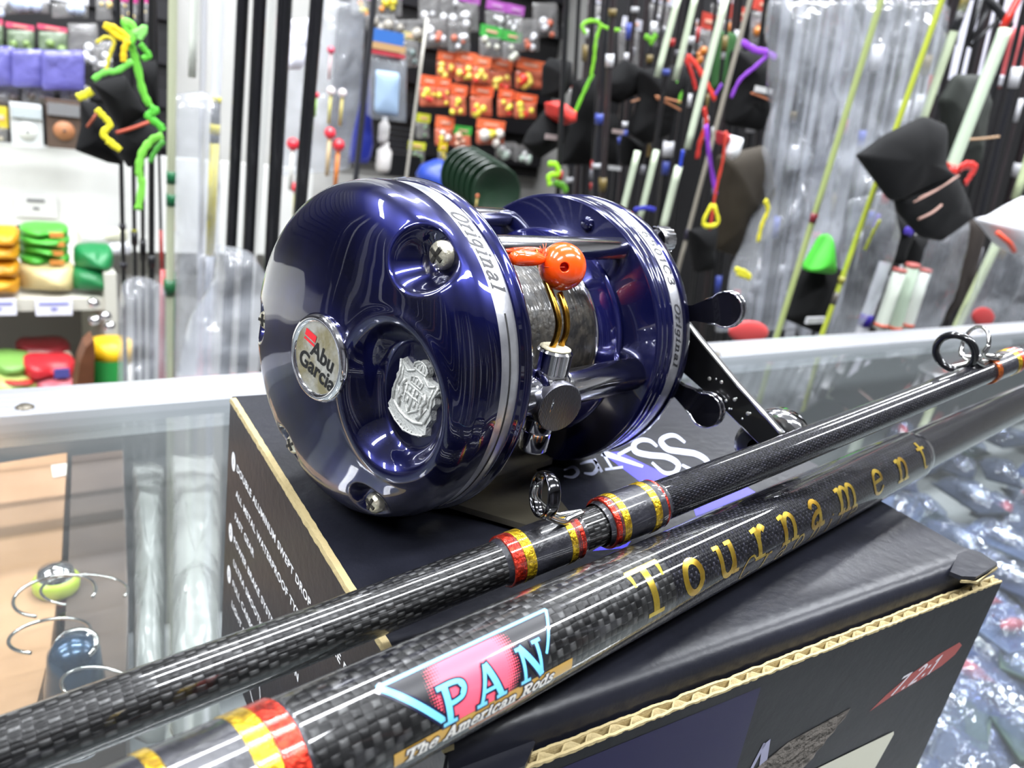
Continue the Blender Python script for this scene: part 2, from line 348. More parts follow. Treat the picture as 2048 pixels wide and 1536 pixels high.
# dome of the left side plate
PROF = [(0.0, -12.8), (8, -12.55), (15, -11.7), (20, -10.9), (24, -9.9), (27, -8.5), (29, -7.0), (30.4, -5.0), (31.0, -2.8), (31.2, -1.2), (31.2, -0.1)]
def pchip(r):
    for i in range(len(PROF) - 1):
        if PROF[i][0] <= r <= PROF[i + 1][0] and PROF[i + 1][0] > PROF[i][0]:
            p0 = PROF[max(i - 1, 0)]; p1 = PROF[i]; p2 = PROF[i + 1]; p3 = PROF[min(i + 2, len(PROF) - 1)]
            t = (r - p1[0]) / (p2[0] - p1[0]); dx = p2[0] - p1[0]
            m1 = (p2[1] - p0[1]) / (p2[0] - p0[0]) if i > 0 else 0.0
            m2 = (p3[1] - p1[1]) / (p3[0] - p1[0]) if p3[0] > p1[0] else 2.5
            m1 = min(m1, 3.0); m2 = min(m2, 3.0)
            return ((2*t**3-3*t*t+1)*p1[1] + (t**3-2*t*t+t)*dx*m1 + (-2*t**3+3*t*t)*p2[1] + (t**3-t*t)*dx*m2)
    return PROF[-1][1]
def ss(a, b, x): t = min(1, max(0, (x - a) / (b - a))); return t * t * (3 - 2 * t)
SCREWS = [(16.9, 22.6, -4.6), (-25.6, -1.6, -7.6), (-12.6, -23.4, -7.4), (13.0, -23.9, -7.4)]
CRX, CRZ = 18.0, -1.6
def dome_y(x, z):
    r = sqrt(x * x + z * z); y = pchip(min(r, 31.2))
    # long oval recess holding the crest: the floor is flat, its wall steep, with a raised lip
    ca, sa = cos(radians(12)), sin(radians(12))
    dx, dz = (x - 17.0), (z + 1.6); u = (dx * ca + dz * sa) / 10.6; v = (-dx * sa + dz * ca) / 13.4
    d = sqrt(u * u + v * v); k = 1 - ss(0.68, 1.0, d)
    floor = -5.6 if k > 0 else 0
    y += 0.0 if k <= 0 else (max(floor - 0.0, y) - y) * k
    y -= 0.35 * math.exp(-((d - 1.06) / 0.07) ** 2) * (1 - ss(26, 30, r))
    for i, (sx, sz, sy) in enumerate(SCREWS):
        q = sqrt((x - sx) ** 2 + (z - sz) ** 2); R0 = 6.4 if i == 0 else 4.6
        k = 1 - ss(2.6, R0, q)
        if k > 0: y += (max(sy + 1.0, y) - y) * k
    return y
dm = MB(); NR, NA = 150, 300; rows = []
for i in range(NR + 1):
    t = i / NR; r = 31.2 * (1 - (1 - t) ** 1.35)
    row = []
    for j in range(NA):
        a = 2 * pi * j / NA; x = r * cos(a); z = r * sin(a)
        yy = dome_y(x, z) if i < NR else -0.1
        row.append(Vector((x, yy, z)))
    rows.append(row)
dm.grid(rows, True, True)
dome = rb(dm, 'side_plate', BLUE); tag(dome, 'glossy dark blue domed side plate')
rb(MB().lathe([(29, -0.1), (31, -0.1), (31.05, 0.1), (31.05, 4.3), (31, 4.42), (29, 4.42)], (0, 0, 0), YAX, 160), 'silver_rim', SILV, auto=30)
rb(MB().lathe([(29, 4.42), (31.1, 4.42), (31.35, 4.6), (31.05, 4.9), (31.5, 5.2), (31.2, 5.5), (31.7, 5.9), (31.9, 6.6), (31.7, 7.2), (28, 7.24), (0, 7.24)], (0, 0, 0), YAX, 160), 'inner_flange', BLUE)
# scribed line on the lower part of the silver rim
rb(MB().lathe([(31.07, 1.95), (31.12, 2.0), (31.12, 2.3), (31.07, 2.35)], (0, 0, 0), YAX, 90, ref=(1, 0, 0), a0=radians(-30), a1=radians(62)), 'scribed_line', pm('engrave_black', '121214', 0.6))
# badge
BY = -13.4
rb(MB().lathe([(6.6, -12.2), (7.6, -12.4), (7.9, -13.0), (7.5, -13.7), (6.9, -13.9), (6.4, -13.6), (6.3, -13.4)], (0, 0, 0), YAX, 64), 'badge_ring', CHROME)
bf = rb(MB().lathe([(0, -13.45), (6.35, -13.45)], (0, 0, 0), YAX, 48), 'badge_face', pm('badge_silver', 'd8d6cc', 0.3, 0.8, col2='b0a682', vscale=260, bump=0.3, bscale=900))
BLACKINK = pm('black_ink', '0c0c0d', 0.4)
def badge_text(txt, size, x0, z0, bold, col, name, rot=radians(8)):
    vs, fs = bfont(txt, size, bold)
    mb = MB(); out = []
    for v in vs:
        x = v.x * cos(rot) + v.y * sin(rot) ; z = -v.x * sin(rot) + v.y * cos(rot)
        out.append((x0 + x, -13.52, z0 + z))
    mb.add(out, fs); return rb(mb, name, col, fix=False)
badge_text('Abu', 4.1, 1.6, 0.7, 0.10, BLACKINK, 'lettering', radians(12))
badge_text('Garcia', 4.1, 0.3, -2.3, 0.10, BLACKINK, 'lettering', radians(12))
rm = MB()
def brot(x, z, a=radians(12)): return (x * cos(a) + z * sin(a), -13.52, -x * sin(a) + z * cos(a))
for (x0, x1, z0, z1) in ((-4.6, -1.4, 2.2, 3.5), (-4.6, -1.4, 1.4, 1.85)):
    rm.add([brot(x0, z0), brot(x1, z0), brot(x1, z1), brot(x0, z1)], [(0, 1, 2, 3)])
rb(rm, 'red_flag_mark', pm('badge_red', 'd8202c', 0.4), fix=False)
# screws
for i, (sx, sz, sy) in enumerate(SCREWS):
    t = sy + 0.9
    yb = dome_y(sx, sz); r0 = 2.35 if i == 0 else 1.95
    hd = MB().lathe([(r0, yb + 0.6), (r0, yb - 0.9), (r0 * .9, yb - 1.35), (r0 * .55, yb - 1.75), (0.0, yb - 1.9)], (sx, 0, sz), YAX, 28)
    so = rb(hd, 'screw', pm('screw_nickel', 'e0dac4' if i == 0 else 'e4e4e6', 0.32, 0.85, bump=0.5, bscale=900), auto=50)
    cr = MB(); a = 0.5 + i
    for k in (0, pi / 2):
        rt = Matrix.Rotation(a + k, 3, 'Y'); cr.box((sx, yb - 1.72, sz), (r0 * 1.25, 0.5, r0 * .3), rt)
    rb(cr, 'cross_slot', pm('slot_dark', '1a1712', 0.7), so).location = (0, 0, 0)
# crest of cast white metal
CM = pm('cast_white_metal', 'cfd0cc', 0.42, 0.35, bump=0.6, bscale=2200)
cs = []
crest_poly = [(-.5, 7.3), (.5, 7.3), (1.2, 6.9), (1.9, 6.0), (1.8, 5.2), (2.2, 4.9), (3.6, 5.0), (5.0, 5.4), (5.6, 4.4), (5.0, 3.2), (5.5, 2.0), (5.0, .6), (5.6, -1.2), (5.1, -3.0), (5.5, -4.4), (4.2, -5.6), (2.6, -6.4), (0, -7.1), (-2.6, -6.4), (-4.2, -5.6), (-5.5, -4.4), (-5.1, -3.0), (-5.6, -1.2), (-5.0, .6), (-5.5, 2.0), (-5.0, 3.2), (-5.6, 4.4), (-5.0, 5.4), (-3.6, 5.0), (-2.2, 4.9), (-1.8, 5.2), (-1.9, 6.0), (-1.2, 6.9)]
cf = -5.6
crest_poly = [(x * .98, z * .98) for x, z in crest_poly]
ca, sa = cos(radians(10)), sin(radians(10))
def cmap(x, z): return (CRX + x * ca + z * sa, CRZ - x * sa + z * ca)
cb = MB(); pl = [cmap(*p) for p in crest_poly]
cb.prism([(x, z) for x, z in pl], (0, cf + .1, 0), Vector((1, 0, 0)), Vector((0, 0, 1)), Vector((0, -1, 0)), 1.25, 0.05)
crest = rb(cb, 'crest', CM); tag(crest, 'raised white metal coat of arms')
dt = MB(); ty = cf + .1 - 1.25
def rel(pts, r, close=False):
    pp = [Vector((cmap(*p)[0], ty - r * .35, cmap(*p)[1])) for p in pts]
    dt.tube(pp, r, 6)
sh = [(-1.9, 2.1), (1.9, 2.1), (1.9, -1.2), (0, -2.9), (-1.9, -1.2), (-1.9, 2.1)]
rel(sh, .22); rel([(0, 2.1), (0, -2.8)], .2); rel([(-1.9, .3), (1.9, .3)], .2)
for s in (-1, 1):
    rel([(s * 4.9, 5.0), (s * 4.3, 2.5), (s * 4.7, 0), (s * 4.2, -2.4)], .24)       # mantle folds
    rel([(s * 4.2, 4.8), (s * 2.8, 3.9), (s * 1.2, 4.9)], .22)
    rel([(s * 3.9, 4.0), (s * 3.6, 2.0), (s * 3.9, .5)], .18)
    rel([(s * 2.6, 2.4), (s * 3.1, 1.2), (s * 2.5, .1), (s * 3.0, -1.4), (s * 2.4, -2.6)], .34)     # lions
    rel([(s * 2.5, 1.4), (s * 2.0, 1.9)], .2); rel([(s * 2.7, -.4), (s * 2.1, -.9)], .2); rel([(s * 3.2, -1.2), (s * 3.7, .2)], .16)
    rel([(s * .9, 1.7), (s * .9, .8)], .22); rel([(s * .9, -.2), (s * .9, -1.2)], .22)
rel([(-3.9, -2.6), (-2, -3.5), (0, -3.8), (2, -3.5), (3.9, -2.6)], .28)
rel([(-4.6, -4.6), (-2.4, -5.7), (0, -6.2), (2.4, -5.7), (4.6, -4.6)], .18)
for k in range(-4, 5): rel([(k * .95, -5.2 + abs(k) * .16 + -.4), (k * .95 + .1, -5.7 + abs(k) * .18 - .3)], .13)
rel([(-1.3, 2.6), (-1.5, 3.6), (0, 4.1), (1.5, 3.6), (1.3, 2.6), (-1.3, 2.6)], .18)
for k in (-.7, 0, .7): rel([(k, 2.6), (k * 1.2, 3.8)], .14)
rel([(-1.5, 5.2), (-1.7, 6.0), (-.9, 6.7), (0, 6.95), (.9, 6.7), (1.7, 6.0), (1.5, 5.2), (-1.5, 5.2)], .2)
for k in (-.8, 0, .8): rel([(k * 1.1, 5.2), (k * 1.1, 6.0), (0, 6.9)], .13)
rb(dt, 'relief', CM, crest)

# letters on the silver rims (wrapped round the rim)
def rimfn(a_start, y0, Rr):
    def f(x, y, lift):
        a = radians(a_start) - x / Rr
        return ((Rr + 0.06 + lift) * cos(a), y0 + y, (Rr + 0.06 + lift) * sin(a))
    return f
INK = pm('engraved_ink', '1d1d22', 0.5)
m = MB(); strokes(m, 'Original', rimfn(68, 0.8, 31.05), 0, 0.35, 2.9, 1.0, slant=.35, bold=.05)
rb(m, 'lettering', INK, fix=False)
# spool
SPY = pm('spool_blue', '1b1d5c', 0.18, 0.6, 1.0)
spool = rb(MB().lathe([(6, 9.2), (22, 9.2), (23.3, 9.6), (23.3, 10.4), (17.9, 10.9), (17.9, 11.2), (14, 11.2), (14, 44.4), (17.9, 44.4), (17.9, 44.9), (22.8, 45.4), (23.6, 45.9), (23.6, 46.6), (6, 47.2)], (0, 0, 0), YAX, 96), 'spool', SPY)
rb(MB().lathe([(17.4, 44.3), (18.5, 44.25), (18.9, 44.5), (18.9, 44.9), (18.4, 45.0)], (0, 0, 0), YAX, 96), 'spool_lip', CHROME, spool).location = (0, 0, 0)
ln = MB(); pr = []
for k in range(0, 190):
    y = 11.2 + k * (33.1 / 189); pr.append((17.5 + 0.09 * (k % 2) + 0.12 * noise.noise(Vector((k * .31, 0, 0))), y))
ln.lathe(pr, (0, 0, 0), YAX, 72)
lm = pm('fishing_line', '1f1e1c', 0.45, 0.0, 0.25, bump=0.6, bscale=700, col2='3e3a33', vscale=420)
tag(rb(ln, 'wound_line', lm, spool), 'dark monofilament line')
# pillars
PIL = pm('polished_pillar', 'd6d6dd', 0.13, 1.0, bump=0.03)
for (px_, pz_, pr_) in ((16.0, 23.5, 2.35), (26.3, -1.0, 3.5), (-17, 22.5, 2.2), (-24, -10, 2.2)):
    rb(MB().lathe([(pr_ * 1.0, 7.2), (pr_, 48.0), (pr_ * .8, 48.9)], (px_, 0, pz_), YAX, 40), 'pillar', PIL)
# right side
RB = MB().lathe([(0, 48.85), (17.6, 48.85), (17.7, 48.5), (20.5, 48.5), (20.7, 48.9), (30.4, 48.8), (31.1, 49.1), (31.15, 50.6), (30.9, 51.0), (31.2, 51.3), (31.2, 52.6), (30.9, 52.9), (31.25, 53.3), (31.25, 54.8), (31.0, 55.38), (29, 55.38)], (0, 0, 0), YAX, 160)
rb(RB, 'inner_plate', BLUED)
rb(MB().lathe([(29, 55.38), (31, 55.38), (31.05, 55.5), (31.05, 59.2), (29, 59.3)], (0, 0, 0), YAX, 160), 'silver_rim', SILV, auto=30)
rb(MB().lathe([(29, 59.3), (31.4, 59.3), (31.5, 60.0), (31.4, 61.6), (30.6, 63.0), (28, 64.2), (20, 65.6), (10, 66.2), (0, 66.4)], (0, 0, 0), YAX, 160), 'gear_side_plate', BLUE)
m = MB(); strokes(m, '6501C3', rimfn(61, 56.3, 31.05), 0, 0.45, 2.4, 1.25, slant=.1, bold=.07)
strokes(m, 'Original', rimfn(28, 56.3, 31.05), 0, 0.3, 2.1, 1.15, slant=.35, bold=.06)
rb(m, 'lettering', INK, fix=False)
rb(MB().lathe([(0, 47.6), (1.1, 47.7), (1.5, 48.1), (1.5, 49)], (6.4, 0, 26.6), YAX, 20), 'plate_screw', BLUED)
tn = MB()
tn.lathe([(2.9, 63), (3.0, 64), (3.0, 68), (2.5, 68.6), (0, 68.8)], (15, 0, 25.2), YAX, 30)
for k in range(18): a = 2 * pi * k / 18; tn.box((15 + 3.0 * cos(a), 66, 25.2 + 3.0 * sin(a)), (.35, 3.6, .35), Matrix.Rotation(-a, 3, 'Y'))
rb(tn, 'thumb_screw', pm('knurled_nickel', 'b9b9bd', 0.25, 1.0))
# star drag
SD = pm('star_black', '20202a', 0.25, 0.75, 0.5)
stp = []
arms = [157, 193, 229, 265, 301, 337, 13, 49, 85, 121]
armsx = [23, -13, 167, 203]
for a in armsx:
    A = radians(a); d = Vector((cos(A), 0, sin(A))); p = Vector((-sin(A), 0, cos(A)))
    out = [(-2.6, 12), (-2.0, 26), (-1.8, 30), (-2.6, 33.2)] + [(-3.9 * sin(radians(t)), 37.6 - 3.9 * cos(radians(t))) for t in range(50, 311, 20)] + [(2.6, 33.2), (1.8, 30), (2.0, 26), (2.6, 12)]
    stp.append((d, p, out))
sd = MB()
for d, p, out in stp: sd.prism(out, (0, 66.2, 0), p, d, Vector((0, 1, 0)), 1.8)
sd.lathe([(14, 66.0), (14, 68.4), (0, 68.6)], (0, 0, 0), YAX, 40)
rb(sd, 'star_drag', SD)
se = MB()
for d, p, out in stp[:2]:
    o3 = [Vector((0, 68.05, 0)) + p * a_ + d * b_ for a_, b_ in out[3:-3]]; se.tube(o3, 0.28, 6)
    o3 = [Vector((0, 66.2, 0)) + p * a_ + d * b_ for a_, b_ in out[3:-3]]; se.tube(o3, 0.22, 6)
rb(se, 'worn_edge', CHROME)
# handle: bar, nut, knob
HB = pm('handle_black', '131314', 0.3, 0.3, 0.4)
cl = [(-8, 9.5), (4, 9.0), (16, 6.8), (28, 1.6), (40, -4.0), (52.5, -9.9)]
cw = [5.4, 6.2, 5.6, 4.3, 3.2, 2.6]
hp = MB(); cc = catmull([(x, z, 0) for x, z in cl], 8); up_, lo_ = [], []
for i, q in enumerate(cc):
    d = (cc[min(i + 1, len(cc) - 1)] - cc[max(i - 1, 0)]).normalized(); nn = Vector((-d.y, d.x, 0))
    t = i / (len(cc) - 1) * (len(cw) - 1); k = min(int(t), len(cw) - 2); wd = cw[k] + (cw[k + 1] - cw[k]) * (t - k)
    up_.append(q + nn * wd); lo_.append(q - nn * wd)
rws = []
for a_, b_ in zip(up_, lo_): rws.append([Vector((a_.x, 69.0, a_.y)), Vector((a_.x, 71.2, a_.y)), Vector((b_.x, 71.2, b_.y)), Vector((b_.x, 69.0, b_.y))])
hp.grid(rws, False, True, cap=True); handle = rb(hp, 'crank_handle', HB)
tag(handle, 'black crank handle with chipped paint and bare metal edges')
ed = MB()
for q_, r_ in ((up_, .72), (lo_, .3)):
    pts_ = [Vector((a_.x, 69.2, a_.y)) for a_ in q_]; ed.tube(pts_[4:], [r_ * (0.55 + 0.75 * abs(noise.noise(Vector((i * .7, 3, 0))))) for i in range(len(pts_) - 4)], 6)
for k in range(11):
    x = 34 + R_.random() * 12; tt = (x - 28) / 24; z = 1.2 - 11.5 * tt + R_.uniform(-1.9, 1.9); s_ = R_.uniform(.2, .5)
    ed.lathe([(s_, 69.0), (s_ * .8, 68.95), (0, 68.9)], (x, 0, z), YAX, 7)
rb(ed, 'chipped_edge', pm('bare_metal_chips', 'd8d8d2', 0.35, 0.8), handle).location = (0, 0, 0)
kn = MB().lathe([(2, 71), (4.6, 71.6), (5.8, 72.5), (6.2, 76), (6.0, 81), (5.4, 82.4), (0, 82.8)], (48.6, 0, -13.6), YAX, 40)
knob = rb(kn, 'handle_knob', pm('knob_black', '1b1c20', 0.3, 0, .4), handle); knob.location = (0, 0, 0)
rb(MB().lathe([(5.8, 74.0), (6.6, 74.4), (6.9, 75.6), (6.8, 79), (6.2, 80)], (50.6, 0, -11.4), YAX, 40), 'silver_cap', CHROME, handle).location = (0, 0, 0)
# level wind: carriage, collar, hex cap, two brass guide wires
LW = (26.3, 18.4)
cg = MB()
cg.lathe([(0, -5.2), (3.6, -5.2), (4.6, -4.6), (4.7, 0), (4.2, 2.6), (3.6, 3.4), (0, 3.4)], (LW[0], LW[1], 0), (0, 0, 1), 40)
cg.lathe([(4.3, -4.0), (4.9, -3.6), (4.9, 3.2), (4.3, 3.6)], (LW[0], LW[1], -1.0), (0, 1, 0), 40, cap=True)
carriage = rb(cg, 'level_wind_carriage', CHROME, auto=40)
rb(MB().lathe([(3.35, 3.0), (3.35, 7.3), (3.0, 7.7), (0, 7.7)], (LW[0] + .3, LW[1], 0), (0, 0, 1), 40), 'collar', CHROME, carriage, auto=40).location = (0, 0, 0)
rb(MB().lathe([(0, 7.72), (2.9, 7.72), (2.9, 8.0), (2.2, 8.25), (0, 8.3)], (LW[0] + .3, LW[1], 0), (0, 0, 1), 24), 'grease', pm('dried_grease', 'cfc7ab', 0.6, bump=1.0, bscale=900), carriage).location = (0, 0, 0)
rb(MB().lathe([(0, -12.6), (2.5, -12.6), (2.8, -12.2), (2.85, -8.6), (2.75, -8.5), (2.9, -8.3), (2.95, -5.0)], (LW[0], LW[1], 0), (0, 0, 1), 40), 'lower_sleeve', CHROME, carriage, auto=40).location = (0, 0, 0)
hx = MB(); cd_ = Vector((.93, -.28, -.05)).normalized(); cy_ = Vector((.28, .93, 0)).normalized(); cz_ = cd_.cross(cy_).normalized()
o_ = Vector((LW[0], LW[1], -1.5))
hx.lathe([(4.6, 2.5), (4.75, 5.2), (4.6, 5.5), (0, 5.5)], o_, cd_, 48)
capo = rb(hx, 'pawl_cap', pm('pawl_cap_grey', '5a5a60', 0.35, .9), carriage, auto=40); capo.location = (0, 0, 0)
gr = MB()
for k in range(-14, 15):
    t = k * .32; hh = sqrt(max(0, 4.5 ** 2 - t * t))
    if hh > .3: gr.box(o_ + cd_ * 5.55 + cy_ * t, (.10, .13, 2 * hh), Matrix((cd_, cy_, cz_)).transposed())
rb(gr, 'cap_grooves', pm('groove_metal', '77777e', 0.3, 1.0), carriage).location = (0, 0, 0)
BR = pm('brass_wire', 'b98a34', 0.22, 1.0, bump=0.2, col2='8a6526', vscale=500)
for yo, top in ((-1.25, (19.6, 18.0, 21.4)), (1.35, (23.6, 20.2, 17.2))):
    pts = catmull([(LW[0] + .3, LW[1] + yo, 7.6), (LW[0] + .9, LW[1] + yo + .05, 11), (LW[0] - .2, LW[1] + yo + .1, 14.5), top] + ([(top[0] - 2.5, top[1] - .4, top[2] + 3.2)] if yo < 0 else []), 8)
    rb(MB().tube(pts, .62, 14), 'guide_wire', BR, carriage).location = (0, 0, 0)
# foot under the spool
ft = MB()
for s_ in (-1, 1):
    ft.prism([(9 * s_, 12), (9 * s_, 44), (30 * s_, 33), (33 * s_, 30), (33 * s_, 26), (30 * s_, 23)][::s_], (0, 0, -31.2), Vector((1, 0, 0)), Vector((0, 1, 0)), Vector((0, 0, 1)), 1.3)
ft.prism([(-11, 7.2), (-11, 48.8), (11, 48.8), (11, 7.2)], (0, 0, -29.9), Vector((1, 0, 0)), Vector((0, 1, 0)), Vector((0, 0, 1)), 1.6)
rb(ft, 'reel_foot', pm('foot_metal', '6d6a66', 0.3, 0.9, bump=.2, col2='8f8876', vscale=60))

# orange bead and orange float tube caught in the reel
BC = RP(22.9, 20.3, 21.9)
bead = empty('fishing_bead', BC, 'glossy orange round bead with a hole beside the reel line guide', 'bead')
ORG = pm('orange_bead', 'ff5410', 0.18, 0, 0.6); ORG.node_tree.nodes['Principled BSDF'].inputs['Subsurface Weight'].default_value = 0.25
ORG.node_tree.nodes['Principled BSDF'].inputs['Subsurface Scale'].default_value = 0.002
ORG.node_tree.nodes['Principled BSDF'].inputs['Subsurface Radius'].default_value = (1, .35, .1)
hd_ = (CAM - BC).normalized(); hd_ = (hd_ + Mr * .10 - Mu * .02).normalized()
mb = MB(); pr = [(0.75, .003)] + [(4.35 * sin(t), 4.35 * cos(t)) for t in [asin_ for asin_ in [0.2 + k * (pi - .4) / 26 for k in range(27)]]]
pr = [(.82, 2.6), (.82, 4.15), (.95, 4.25)] + [(4.35 * sin(.24 + k * (pi - .25) / 28), 4.35 * cos(.24 + k * (pi - .25) / 28)) for k in range(29)]
mb.lathe([(r * .001, h * .001) for r, h in pr], BC, hd_, 40)
wbuild(mb, 'bead_body', ORG, bead)
mb = MB(); mb.lathe([(0, .0026), (.0009, .0026)], BC, hd_, 20); tag(wbuild(mb, 'hole', pm('bead_hole', 'a01c04', 0.6), bead), 'dark red hole')
mb = MB(); a_ = BC + hd_ * .00425; e_ = BC - Mr * .0044 + Mb * .0004 + Mu * .0003; mid = BC + (hd_ - Mr * 1.0).normalized() * .0044
mb.tube(catmull([a_, mid, e_], 8), .00007, 6); wbuild(mb, 'knot_line', pm('orange_line', 'c0401a', 0.5), bead)
ot = empty('orange_float_tube', RP(19.5, 13.0, 23.5), 'orange soft tube lying under the top pillar next to the orange bead', 'float tube')
mb = MB(); mb.tube([RP(21.6, 8, 23.2), RP(21.6, 10, 23.2), RP(21.5, 13, 23.1), RP(21.4, 15.4, 23), RP(21.3, 17.2, 22.9)], [.0011, .0014, .0014, .0010, .0004], 16)
wbuild(mb, 'tube_body', ORG, ot)
mb = MB()
for k in range(7):
    a = RP(22, 15.5 + R_.random(), 23.6); mb.tube([a, a + (Mu * R_.uniform(.5, 2.4) + Mr * R_.uniform(-1.6, 1.2)) * .001], .00006, 5)
wbuild(mb, 'frayed_threads', pm('orange_thread', 'e0501a', .6), ot)

# ================================================================== BLACK CARTON under the reel
bu = Vector((cos(.6168), sin(.6168), 0)); bv = Vector((-sin(.6168), cos(.6168), 0))
FL = Vector((0.00093, 0.07775, 0)); BW, BD, BH = 0.1395, 0.1199, BOXTOP
carton = empty('carton_box', FL + bu * BW / 2 + bv * BD / 2, 'black corrugated reel carton lying on the glass counter', 'box', None, Matrix((bu, bv, Z)).transposed())
def BXp(x, y, z): return FL + (bu * x + bv * y + Z * z) * .001
CB = pm('black_card', '13141b', 0.36, 0, 0.0, spec=.32, bump=0.25, bscale=350, col2='191a22', vscale=40)
KR = pm('kraft_edge', 'a3936a', 0.8, bump=0.8, bscale=700)
KRD = pm('kraft_dark', '6a5a3c', 0.9)
H_ = BH * 1000
def bw(mb, name, m, **k):
    mb.v = [FL + bu * x.x * .001 + bv * x.y * .001 + Z * x.z * .001 for x in mb.v]; return wbuild(mb, name, m, carton, **k)
# body: left/right/back walls and floor
W_, D_ = BW * 1000, BD * 1000
bw(MB().box((1.5, D_ / 2 + 1, H_ / 2 - .7), (3, D_ - 2, H_ - 1.4)), 'side_wall', CB)
bw(MB().box((W_ - 1.5, D_ / 2 + 1, H_ / 2 - .7), (3, D_ - 2, H_ - 1.4)), 'side_wall', CB)
bw(MB().box((W_ / 2, D_ - 1.5, H_ / 2 - .7), (W_ - 6, 3, H_ - 1.4)), 'back_wall', CB)
bw(MB().box((W_ / 2, D_ / 2, 1.5), (W_ - 6, D_ - 6, 3)), 'bottom_wall', CB)
# lid: top sheet rolling over into the short front lip
lid = MB(); prof = [(D_, H_ - .9), (D_, H_)] + [(y, H_) for y in [D_ - 12 * k for k in range(1, 10)]] + [(6.0, H_), (4.2, H_ - .15), (2.9, H_ - .6), (1.9, H_ - 1.5), (1.4, H_ - 2.8), (1.2, H_ - 9.0), (3.4, H_ - 9.0), (3.6, H_ - 2.6), (6, H_ - 1.6), (D_, H_ - 1.6)]
rows = []
for k in range(15):
    x = 0.4 + (W_ - .8) * k / 14; rows.append([Vector((x, y, z)) for y, z in prof])
lid.grid(rows, True, True, cap=True); bw(lid, 'lid', CB, auto=35)
# corrugated left edge of the lid
ce = MB(); n_ = 260; rr_ = []
for k in range(n_ + 1):
    y = 2 + (D_ - 3) * k / n_; t = k * .9
    wv = .22 * noise.noise(Vector((k * .21, 0, 2)))
    rr_.append([Vector((-.35 + wv, y, H_ - .9)), Vector((-.1 + wv, y, H_ + .05)), Vector((1.15 + wv * .7, y, H_ + .12)), Vector((1.3 + wv * .7, y, H_ - .9))])
ce.grid(rr_, False, True, cap=True); tag(bw(ce, 'cut_edge', KR), 'bare tan cardboard edge')
# front flap with open flutes on its upper edge
FZ = H_ - 5.6
fx0, fx1 = 1.0, W_ + 6.0
bw(MB().box(((fx0 + fx1) / 2, -1.3, FZ / 2), (fx1 - fx0, .5, FZ)), 'front_panel', pm('front_card', '0c0b11', 0.5, spec=.15, bump=0.15, bscale=300))
bw(MB().box(((fx0 + fx1) / 2, .45, FZ / 2), (fx1 - fx0, .5, FZ)), 'inner_liner', KR)
cr = MB(); pts = []; nn_ = 330
rows = []
for k in range(nn_ + 1):
    x = fx0 + (fx1 - fx0) * k / nn_; y = -.42 + .72 * sin(k * .62 + .8 * noise.noise(Vector((k * .1, 0, 0)))); jz = .25 * noise.noise(Vector((k * .3, 5, 0)))
    rows.append([Vector((x, y - .13, FZ - 6)), Vector((x, y - .13, FZ + .1 + jz)), Vector((x, y + .13, FZ + .1 + jz)), Vector((x, y + .13, FZ - 6))])
cr.grid(rows, True, True, cap=True); bw(cr, 'corrugated_flute', KR)
tl = MB()
for yy in (-1.3, .45):
    rows = []
    for k in range(nn_ + 1):
        x = fx0 + (fx1 - fx0) * k / nn_; jz = .3 * noise.noise(Vector((k * .23, yy, 1))); jy = .14 * noise.noise(Vector((k * .4, yy, 4)))
        rows.append([Vector((x, yy - .26 + jy, FZ - .1)), Vector((x, yy - .22 + jy, FZ + .35 + jz)), Vector((x, yy + .22 + jy, FZ + .35 + jz)), Vector((x, yy + .26 + jy, FZ - .1))])
    tl.grid(rows, False, True, cap=True)
bw(tl, 'torn_paper_edge', KR)
# lifted lid corner (right) and cut tongue (left)
bw(MB().prism([(W_ - 15, 1.5), (W_ - 14, -.6), (W_ - 10.5, -2.0), (W_ + 1.5, -.8), (W_ + 2.2, 3.6), (W_ - .5, 7), (W_ - 3, 6)], (0, 0, H_ - 1.0), Vector((1, 0, 0)), Vector((0, 1, 0)), Vector((0, 0, 1)), .95), 'lid_corner', CB)
bw(MB().prism([(W_ - 14, -.9), (W_ - 10.5, -2.25), (W_ + 1.7, -1.0), (W_ + 1.9, -.6), (W_ - 10.3, -2.6), (W_ - 13.6, -.5)], (0, 0, H_ - 1.6), Vector((1, 0, 0)), Vector((0, 1, 0)), Vector((0, 0, 1)), .6), 'torn_corner_edge', KR)
bw(MB().prism([(.5, 8), (.5, -1), (2, -2.6), (11, -1.8), (14.5, 1), (14.5, 8)], (0, 0, H_ - 7.2), Vector((1, 0, 0)), Vector((0, 1, 0)), Vector((0, 0, 1)), 3.2), 'tuck_tongue', CB)
bw(MB().prism([(.3, 7), (.3, -1.4), (2, -3.1), (11, -2.3), (15, .8), (14, 1), (11, -1.7), (2, -2.3), (1, 0)], (0, 0, H_ - 8.2), Vector((1, 0, 0)), Vector((0, 1, 0)), Vector((0, 0, 1)), 1.6), 'tongue_edge', KRD)
